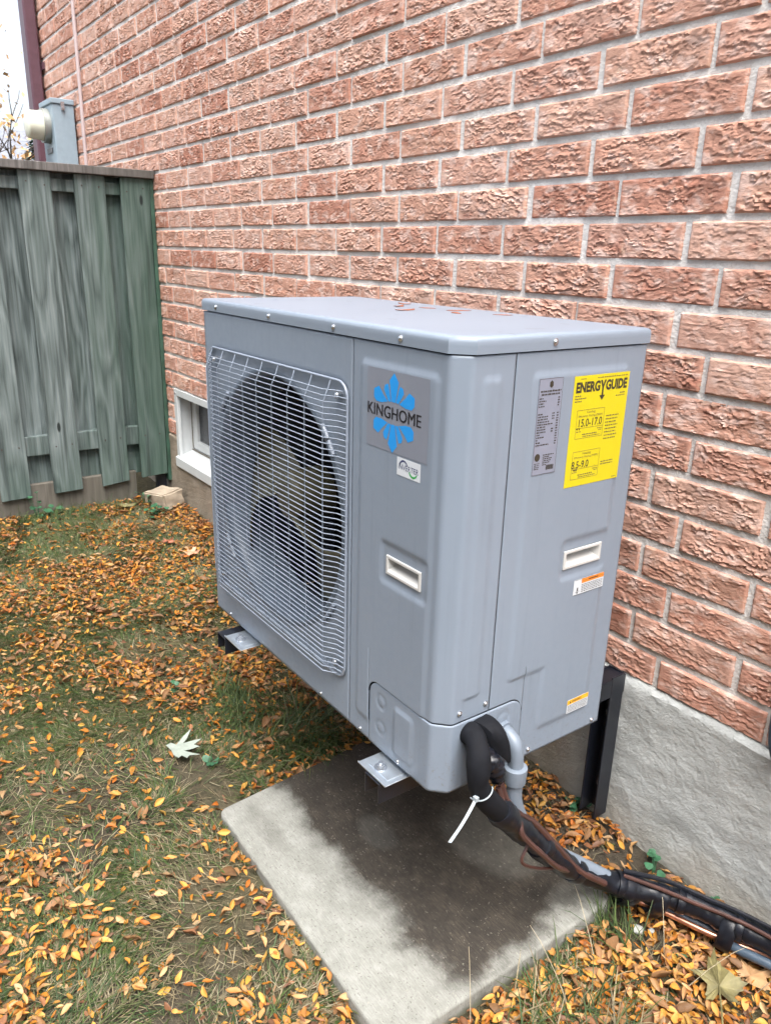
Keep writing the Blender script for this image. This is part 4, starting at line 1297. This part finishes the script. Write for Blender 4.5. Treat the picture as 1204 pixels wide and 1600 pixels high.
def bare(x, y):
    """bare soil patch left of the slab and right of it, plus random ones"""
    b = 1.2*np.exp(-(((x-.155)/.15)**2+((y+.118)/.078)**2)**2)
    b = np.maximum(b, np.exp(-(((x-1.05)/.075)**2+((y-.43)/.045)**2)))
    b = np.maximum(b, .9*np.exp(-(((x-.90)/.06)**2+((y-.55)/.035)**2)))
    b = np.maximum(b, sstep(.63, .74, fbm(x*1.9+3.1, y*1.9+8.7, 3))*.8)
    return b
def dens(x, y):
    """leaf density: drifts against slab and wall, patches on the lawn"""
    d = .17 + .88*sstep(.45, .60, fbm(x*3.3+1, y*3.3+2, 4))
    ds = np.maximum(np.maximum(.232-x, x-1.0), np.maximum(-.15-y, y-.44))
    d = np.maximum(d, .95*np.exp(-np.maximum(ds,0)/.045))
    d = np.maximum(d, .95*sstep(.50, .62, y)*(sstep(.2,.4,x)))
    d = np.maximum(d, .9*sstep(.95, 1.05, x))
    d = np.maximum(d, .8*sstep(.30,.55,y)*sstep(-1.9,-1.5,x)*sstep(-.2,-.6,x))
    d = np.maximum(d, .75*np.exp(-(((x+.1)/.35)**2+((y-.15)/.2)**2)))
    return np.clip(d, 0, 1)*(1-.93*np.clip(bare(x,y)*1.25, 0, 1))
def scatter(n, x0, x1, y0, y1, fn, far=True):
    x = RNG.uniform(x0,x1,n); y = RNG.uniform(y0,y1,n)
    k = RNG.random(n) < fn(x,y)
    k &= ok_ground(x,y)
    return x[k], y[k]
lx, ly = scatter(60000, -2.1, 2.0, -1.25, .645, dens)
lx2, ly2 = scatter(5000, .9, 1.6, -.35, .645, lambda x, y: dens(x,y)*.8)
lx = np.concatenate([lx,lx2]); ly = np.concatenate([ly,ly2])
NL = len(lx)
lz = gz(lx,ly) + .003 + RNG.random(NL)**1.5*.024
leaf_sz = np.where(RNG.random(NL) < .03, RNG.uniform(.038,.050,NL), RNG.uniform(.012,.032,NL))
leaf_yaw = RNG.uniform(0,2*math.pi,NL)
leaf_tilt = RNG.normal(0,.24,NL); leaf_roll = RNG.normal(0,.40,NL)
leaf_col = LCOL[RNG.integers(0,len(LCOL),NL)]*RNG.uniform(.60,1.15,(NL,1))
big_ = leaf_sz > .037; leaf_col[big_] = np.array((.22,.115,.05))*RNG.uniform(.7,1.4,(int(big_.sum()),1))
PX, PY, PD = project(np.stack([lx,ly,lz],1))
score = np.where(leaf_sz < .037, 1, .0)*np.where((PX > 8)&(PX < 1196)&(PY > 0)&(PY < 1594), leaf_sz/PD + (lz-gz(lx,ly))*.35, 0)
behind = (PX > 690)&(PY < 1245)&(PX < 930)
score[behind] *= .3
top = set(np.argsort(-score)[:300].tolist())
def leaf_rot(i):
    return (Matrix.Rotation(leaf_yaw[i],3,'Z') @ Matrix.Rotation(leaf_tilt[i],3,'Y') @ Matrix.Rotation(leaf_roll[i],3,'X'))
allV, allF, allC, off = [], [], [], 0
for i in range(NL):
    if i in top: continue
    V, F = LT[i % len(LT)]
    Rm = np.array(leaf_rot(i))
    V2 = (V*leaf_sz[i]) @ Rm.T + np.array((lx[i],ly[i],lz[i]))
    allV.append(V2); allF.append(F+off); off += len(V); allC.append(np.repeat(leaf_col[i][None], len(V), 0))
def attr_mesh(name, V, F, C, mat, parent=None):
    me = bpy.data.meshes.new(name)
    V = np.asarray(V, np.float32); F = np.asarray(F, np.int32)
    nf, k = F.shape
    me.vertices.add(len(V)); me.vertices.foreach_set('co', V.ravel())
    me.loops.add(nf*k); me.loops.foreach_set('vertex_index', F.ravel())
    me.polygons.add(nf); me.polygons.foreach_set('loop_start', np.arange(nf, dtype=np.int32)*k)
    me.polygons.foreach_set('use_smooth', np.ones(nf, bool))
    a = me.attributes.new('Col', 'FLOAT_COLOR', 'POINT')
    a.data.foreach_set('color', np.concatenate([C, np.ones((len(C),1))],1).astype(np.float32).ravel())
    me.update(calc_edges=True); me.validate()
    return link(name, me, mat, parent)
lit = attr_mesh('leaf_litter', np.concatenate(allV), np.concatenate(allF), np.concatenate(allC), M['leaf'])
tag(lit, 'layer of small orange fallen leaves covering the lawn', 'leaves', kind='stuff')
LM = []
for k, (V, F) in enumerate(LT):
    me = bpy.data.meshes.new('fallen_leaf'); me.from_pydata(V.tolist(), [], F.tolist()); me.materials.append(M['leafobj'])
    me.polygons.foreach_set('use_smooth', [True]*len(me.polygons)); LM.append(me)
for i in sorted(top):
    o = bpy.data.objects.new('fallen_leaf', LM[i % len(LM)]); COL.objects.link(o)
    o.matrix_world = Matrix.Translation((lx[i],ly[i],lz[i])) @ leaf_rot(i).to_4x4() @ Matrix.Scale(leaf_sz[i],4)
    tag(o, 'small orange leaf lying loose on top of the foreground leaf litter', 'leaf', 'loose leaves on top of the litter')

# grass
def gdens(x, y):
    g = .15 + .85*sstep(.36, .62, fbm(x*2.4+40, y*2.4+13, 4))
    g = g*(1-.96*np.clip(bare(x,y)*1.3,0,1))
    g = g*(1-.92*sstep(.25,.40,x)*sstep(-.16,-.10,y))      # little grass between slab and wall
    g = g*(1-.75*sstep(.42,.55,y))
    g = np.maximum(g, np.where((x > 1.0)&(y < .33), .5*sstep(.42,.6,fbm(x*5,y*5,3)), 0))
    return g
def blades(n, x0, x1, y0, y1, fn, lmin, lmax, lean, w, cols, seed):
    r = np.random.default_rng(seed)
    x = r.uniform(x0,x1,n); y = r.uniform(y0,y1,n)
    k = (r.random(n) < fn(x,y)) & ok_ground(x,y) ; x, y = x[k], y[k]; n = len(x)
    z = gz(x,y); L = r.uniform(lmin,lmax,n)
    yaw = 2*math.pi*fbm(x*3.1+7, y*3.1+3, 2)*2.2 + r.normal(0,.8,n); le = np.clip(r.normal(lean,.30,n), .05, 1.50)
    dx, dy = np.cos(yaw), np.sin(yaw); sxn, syn = -dy, dx
    ww = w*r.uniform(.6,1.3,n)
    V = np.zeros((n,7,3)); ts = (0,.38,.75,1.0)
    px, py, pz = x.copy(), y.copy(), z.copy()-.004
    prev = 0; ang = le*.55
    idx = 0
    for j, t_ in enumerate(ts):
        seg = (t_-prev)*L; prev = t_
        px = px+np.sin(ang)*seg*dx; py = py+np.sin(ang)*seg*dy; pz = pz+np.cos(ang)*seg
        pz = np.maximum(pz, z+.003+.004*j)
        ang = np.minimum(ang+le*.55, 1.9)
        wj = ww*(1,.9,.6,0)[j]
        if j < 3:
            V[:,idx] = np.stack([px+sxn*wj,py+syn*wj,pz],1); V[:,idx+1] = np.stack([px-sxn*wj,py-syn*wj,pz],1); idx += 2
        else: V[:,idx] = np.stack([px,py,pz],1)
    cols = np.array(cols); c = cols[r.integers(0,len(cols),n)]*r.uniform(.7,1.25,(n,1))
    patch = fbm(x*1.7+90, y*1.7+31, 3)
    c = c*(1-.0*patch[:,None])
    F = np.concatenate([np.stack([i_ for i_ in (np.arange(n)*7+a, np.arange(n)*7+b, np.arange(n)*7+c_)],1) for a,b,c_ in ((0,1,3),(0,3,2),(2,3,5),(2,5,4),(4,5,6))])
    return V.reshape(-1,3), F, np.repeat(c,7,0)
GREEN = .9*np.array([(.060,.105,.026),(.085,.135,.034),(.048,.095,.034),(.115,.145,.048),(.075,.115,.050)])
STRAW = [(.29,.24,.14),(.22,.18,.11),(.34,.30,.20),(.16,.14,.085),(.15,.15,.075)]
parts = []
greenf = lambda x, y: gdens(x,y)*(.35+.65*sstep(.38,.55,fbm(x*1.6+61, y*1.6+22, 3)))
parts.append(blades(190000, -2.1, 1.9, -1.25, .62, greenf, .024, .068, 1.10, .0012, GREEN, 1))
parts.append(blades(200000, -2.1, 1.9, -1.25, .62, lambda x,y: gdens(x,y)*.88+.03, .022, .065, 1.40, .0010, STRAW, 2))
# tufts: beside the slab under the unit, along fence foot, right foreground
def tuft(cx, cy, sx, sy): return lambda x, y: np.exp(-(((x-cx)/sx)**2+((y-cy)/sy)**2))
parts.append(blades(1500, .02,.24,.10,.34, tuft(.13,.20,.07,.07), .08,.15,.8,.0016, list(GREEN)+[(.20,.22,.12)], 3))
parts.append(blades(2600, -.35,.15,-.05,.25, tuft(-.12,.10,.13,.08), .06,.12,.9,.0015, GREEN, 4))
parts.append(blades(1800, -2.12,-1.95,-.7,.6, lambda x,y: .7+0*x, .04,.09,.8,.0015, GREEN, 5))
parts.append(blades(1300, 1.02,1.40,-.10,.30, tuft(1.18,.15,.14,.12), .05,.13,.8,.0015, list(GREEN)+STRAW[:2], 6))
parts.append(blades(60, 1.0,1.10,.36,.44, lambda x,y: 1+0*x, .06,.14,.7,.0013, GREEN, 8))
Vs, Fs, Cs, off = [], [], [], 0
for V, F, C in parts: Vs.append(V); Fs.append(F+off); Cs.append(C); off += len(V)
gr = attr_mesh('grass', np.concatenate(Vs), np.concatenate(Fs), np.concatenate(Cs), M['grass'])
tag(gr, 'thin green and straw coloured autumn lawn grass', 'grass', kind='stuff')

# long dry stalks sticking out in the foreground
stalks = [((1.085,.300,.0),(-.13,.06,.10)),((1.10,.20,0),(-.10,-.02,.13)),((1.15,.42,0),(-.08,.08,.10)),((1.20,.40,0),(.06,.10,.11)),((1.02,.02,0),(-.04,.02,.14)),((1.28,.52,0),(.05,.03,.10))]
labs = ['long pale dry grass stalk leaning over the slab corner','pale dry grass stalk right of the slab','thin dry stalk crossing the leaves below the copper pipe','dry stalk leaning towards the copper pipe','dry grass stalk rising against the slab near edge','dry stalk beside the large yellow leaf']
for (b, d), lab in zip(stalks, labs):
    z = float(gz(b[0],b[1])); p0 = np.array((b[0],b[1],z)); d = np.array(d)
    m = MB(); m.tube([p0, p0+d*.4+np.array((0,0,.012)), p0+d*.75+np.array((0,0,.012)), p0+d], [.0008,.0007,.0006,.0004], 5)
    o = m.build('dry_stalk', M['stalk'], None, True); tag(o, lab, 'stalk', 'dry stalks in the foreground')

# lobed leaves
def lobed(name, loc, size, rz, mat, lobes, label, depth=.45, curl=.12, tilt=(0,0), stem=True, arcw=.78):
    pts = []; n = lobes
    for k in range(n):
        a = math.pi*(-arcw+2*arcw*k/(n-1)); L = 1-.38*abs(k-(n-1)/2)/((n-1)/2)
        a0 = a-math.pi*arcw/(n-1)
        if k > 0: pts.append((a0, depth*L))
        q_ = arcw/.78; pts += [(a-.27*q_, L*.66), (a-.20*q_, L*.80), (a-.11*q_, L*.78), (a, L), (a+.11*q_, L*.78), (a+.20*q_, L*.80), (a+.27*q_, L*.66)]
    base = [(math.pi, .12)]
    P2 = [(r*math.cos(a), r*math.sin(a)) for a, r in pts+base]
    v = [(0,0,.02)] + [(x*.5, y*.5, .02+curl*((x*x+y*y))*.6 + .05*math.sin(7*x+3*y)) for x, y in P2]
    m_ = len(P2); f = [(0, 1+i, 1+(i+1)%m_) for i in range(m_)]
    m = MB(); m.add([(a*size,b*size,c*size) for a,b,c in v], f)
    if stem: m.tube([(0,0,.02*size),(-.3*size,.02*size,.01*size),(-.6*size,.06*size,.03*size)], .012*size, 5)
    o = m.build(name, M[mat], None, False); o.location = loc; o.rotation_euler = (tilt[0],tilt[1],rz)
    md = o.modifiers.new('t','SOLIDIFY'); md.thickness = .0006
    return tag(o, label, 'leaf')
def at(x, y, dz=.02): return (x, y, float(gz(x,y))+dz)
sil = [(-.0331,-.0418),(-.0383,-.0263),(-.0259,-.0155),(-.0484,.014),(-.0602,.0411),(-.0332,.0169),(-.0234,.002),(-.0189,.0264),(-.0089,.0515),(-.0017,.0249),(.0171,.0336),(.0128,.008),(.0089,-.0075),(.0316,.0057),(.0573,.0181),(.0399,-.0044),(.0509,-.0155),(.0282,-.0218),(.0367,-.0331),(.0189,-.0395),(-.0106,-.0369)]
bm = bmesh.new(); vs_ = [bm.verts.new((a, b, .006+2.2*(a*a+b*b))) for a, b in sil]; bm.faces.new(vs_); bmesh.ops.triangulate(bm, faces=bm.faces)
me = bpy.data.meshes.new('maple_leaf'); bm.to_mesh(me); bm.free()
o = link('maple_leaf', me, M['leaf_white']); o.location = (.0116,-.1185, float(gz(.0116,-.1185))+.018)
md = o.modifiers.new('t','SOLIDIFY'); md.thickness = .0006
tag(o, 'silvery white upturned lobed leaf on the lawn left of the slab', 'leaf')
lobed('maple_leaf', at(1.245,.450,.034), .150, 2.3, 'leaf_yellow', 5, 'large mottled yellow maple leaf at the bottom right corner', .52, .10, (.1,-.05))
lobed('maple_leaf', at(1.262,.535,.026), .11, 1.2, 'leaf_tan', 5, 'large tan brown maple leaf under the pipes at the right', .5, .10, (-.1,.1))
lobed('maple_leaf', at(-1.235,.405,.030), .095, .8, 'leaf_pink', 5, 'pinkish curled maple leaf on the grass left of the heat pump', .5, .45, (.2,.1))
lobed('maple_leaf', at(-1.42,.37,.025), .085, 2.1, 'leaf_rust', 5, 'rust brown maple leaf behind the pinkish one', .5, .35, (.1,.2))
lobed('maple_leaf', at(-1.98,.36,.03), .11, 1.1, 'leaf_yellow', 3, 'long pale yellow leaf by the fence kickboard', .4, .2, (.1,.1))

# small weeds
def weed(loc, n, size, rad, label, seed, up=.04, mat='leaf_green'):
    r = random.Random(seed); root = empty('weed', loc); tag(root, label, 'weed')
    for k in range(n):
        a = r.uniform(0,2*math.pi); d = r.uniform(.1,1)*rad; s = size*r.uniform(.7,1.2)
        h = r.uniform(.3,1)*up
        c = Vector((math.cos(a)*d, math.sin(a)*d, h)); v = [(0,0,.0)]; f = []
        nn = 9
        for q in range(nn):
            b = 2*math.pi*q/nn; rr_ = .5*(1-.12*math.cos(3*b))
            v.append((rr_*math.cos(b), .85*rr_*math.sin(b), .06*math.cos(2*b)))
        f = [(0,1+q,1+(q+1)%nn) for q in range(nn)]
        Rm = Matrix.Rotation(a,3,'Z') @ Matrix.Rotation(r.uniform(-.5,.2),3,'Y') @ Matrix.Rotation(r.uniform(-.4,.4),3,'X')
        m = MB(); m.add([tuple(c + Rm @ (Vector(p)*s)) for p in v], f)
        m.build('leaf', M[mat], root, True, fixn=False)
        m = MB(); m.tube([(0,0,-.005), tuple(c*.5+Vector((0,0,.004))), tuple(c)], .0012, 5); m.build('stem', M[mat], root, fixn=False)
def wat(x, y): return (x, y, float(gz(x,y)))
weed(wat(.735,.628), 10, .024, .035, 'green clover-like weed at the wall beside the bracket post', 1)
weed(wat(.985,.615), 8, .022, .045, 'small green weed among leaves at the foot of the foundation', 2)
weed(wat(1.115,.640), 5, .018, .02, 'bright green seedling against the foundation right of the weed', 3)
weed(wat(-1.86,.475), 18, .034, .11, 'creeping green weed in front of the tan stone block', 4, .05)
weed(wat(-2.02,.49), 10, .034, .06, 'leafy green weed between the kickboard and the tan stone', 5, .07)
weed(wat(-2.04,.03), 9, .034, .06, 'low green weed at the foot of the fence boards', 6, .06)
weed(wat(-2.07,-.03), 8, .03, .05, 'dark weed leaves climbing the kickboard gap', 7, .16)
weed(wat(.085,-.085), 6, .020, .025, 'small dark green weed beside the silvery leaf', 8, .02)
weed(wat(-.30,-.02), 4, .022, .03, 'single green broadleaf weed in the lawn', 9, .03)
weed(wat(1.155,.47), 6, .011, .025, 'tiny green weed among leaves below the copper pipe', 10, .02)
# lone green leaf standing against the litter below the conduit
m = MB(); V, F = LT[2]; m.add([(a*.062,b*.075,c*.04) for a,b,c in V], F.tolist())
o = m.build('green_leaf', M['leaf_green'], None, True, fixn=False); o.location = at(.64,.60,.035); o.rotation_euler = (.4,.9,2.2)
tag(o, 'single upright green leaf in the litter below the conduit', 'leaf')

# ------------------------------------------------------------------ beyond the fence
def far_tree(loc, h, seed, label, leafc, spread=1.0, nleaf=500):
    r = random.Random(seed); root = empty('deciduous_tree', loc); tag(root, label, 'tree', 'trees beyond the fence')
    m = MB(); tips = []
    def grow(p, d, L, rad, lev):
        pts = [p]; q = p.copy(); dd = d.copy()
        for k in range(4):
            dd = (dd+Vector((r.uniform(-.2,.2),r.uniform(-.2,.2),r.uniform(-.08,.14)))).normalized(); q = q+dd*L/4; pts.append(q.copy())
        m.tube(pts, [rad*(1-.14*k) for k in range(5)], 6 if lev < 2 else 4)
        if lev >= 2: tips.extend(pts[2:])
        if lev < 4:
            for k in range(r.randint(3,4)):
                i = r.randint(2,4); nd = (dd+Vector((r.uniform(-1,1),r.uniform(-1,1),r.uniform(-.25,.6)))*.95*spread).normalized()
                grow(pts[i], nd, L*r.uniform(.55,.75), rad*.5, lev+1)
    grow(Vector((0,0,0)), Vector((0,0,1)), h*.38, h*.020, 0)
    m.build('trunk', M['bark'], root, True)
    v = []; f = []
    for k in range(nleaf):
        t_ = tips[r.randrange(len(tips))]; c = t_+Vector((r.gauss(0,.15),r.gauss(0,.15),r.gauss(0,.12)))
        s = r.uniform(.025,.055); e1_ = Vector((r.gauss(0,1),r.gauss(0,1),r.gauss(0,1))).normalized(); e2_ = e1_.cross(Vector((r.gauss(0,1),r.gauss(0,1),r.gauss(0,1)))).normalized()
        o_ = len(v); v += [c-e1_*s, c+e2_*s*.55, c+e1_*s, c-e2_*s*.55]; f.append((o_,o_+1,o_+2,o_+3))
    MB().add(v, f).build('crown', leafc, root, fixn=False)
M['autumn'] = plain('autumn_foliage', (.46,.27,.12), .7, 0, .35, 2)
far_tree((-10.6,.75,-.4), 5.4, 5, 'bare autumn tree with a few orange leaves beyond the fence', M['autumn'], 1.0, 900)
far_tree((-14.5,1.0,-.4), 4.0, 9, 'small tree with tan autumn leaves in front of the far house', M['autumn'], 1.1, 900)
# evergreen
root = empty('evergreen_tree', (-13.5,2.75,-.4)); tag(root, 'dark blue green evergreen behind the electric meter', 'tree', 'trees beyond the fence')
MB().tube([(0,0,0),(0,0,2.9)], [.10,.02], 8).build('trunk', M['bark'], root, True)
v = []; f = []; r = random.Random(2)
for k in range(2600):
    u = r.random()**.7; z = .3+2.7*(1-u)*1.0; rad = .95*u*r.uniform(.3,1)+.02; a = r.uniform(0,2*math.pi)
    c = Vector((rad*math.cos(a),rad*math.sin(a),z)); d = Vector((math.cos(a),math.sin(a),r.uniform(-.5,.1))).normalized()
    s = r.uniform(.10,.2); e = d.cross(Vector((0,0,1))).normalized()*.03; o_ = len(v)
    v += [c-e, c+e, c+d*s]; f.append((o_,o_+1,o_+2))
MB().add(v, f).build('crown', M['pine'], root, fixn=False)
# far house
fh = empty('far_house', (0,0,0)); tag(fh, 'pale neighbouring house with grey roof far beyond the fence', 'house')
hx, hy = -24.0, 1.2
m = MB(); m.box(hx-6, hx, hy-5, hy+4.2, -.4, 2.5); m.build('wall', M['far_wall'], fh)
m = MB(); m.add([(hx-6.4,hy-5.4,2.45),(hx+.4,hy-5.4,2.45),(hx+.4,hy+4.6,2.45),(hx-6.4,hy+4.6,2.45),(hx-3,hy-5.4,4.3),(hx-3,hy+4.6,4.3)],[(0,3,2,1),(1,2,5,4),(3,0,4,5),(0,1,4),(2,3,5)]); m.build('roof', M['far_roof'], fh)
for yy in (-3,-.2,2.4):
    m = MB(); m.box(hx+.001, hx+.04, hy+yy-.5, hy+yy+.5, .9, 2.1); w_ = m.build('window', M['white_frame'], fh)
    m = MB(); m.box(hx+.0405, hx+.05, hy+yy-.42, hy+yy+.42, .98, 2.02); m.build('pane', M['far_glass'], w_)

# house across the side yard, behind the photographer: it shades the yard from the low sky
nh = empty('neighbour_house', (0,0,0)); tag(nh, 'beige brick neighbouring house across the side yard', 'house')
ny = -4.3
m = MB(); m.box(-.4, 9.0, ny-7, ny, -.5, 5.2); m.build('wall', M['neighbour_wall'], nh)
m = MB(); m.add([(-.8,ny-7.4,5.2),(9.4,ny-7.4,5.2),(9.4,ny+.45,5.2),(-.8,ny+.45,5.2),(-.8,ny-3.5,7.2),(9.4,ny-3.5,7.2)],[(0,3,2,1),(2,3,4,5),(0,1,5,4),(3,0,4),(1,2,5)]); m.build('roof', M['far_roof'], nh)
for xx, zz in ((1.2,1.1),(5.0,1.1),(1.2,3.6),(5.0,3.6)):
    m = MB(); m.box(xx-.55, xx+.55, ny+.001, ny+.05, zz-.6, zz+.6); w_ = m.build('window', M['white_frame'], nh)
    m = MB(); m.box(xx-.47, xx+.47, ny+.0505, ny+.06, zz-.52, zz+.52); m.build('pane', M['far_glass'], w_)
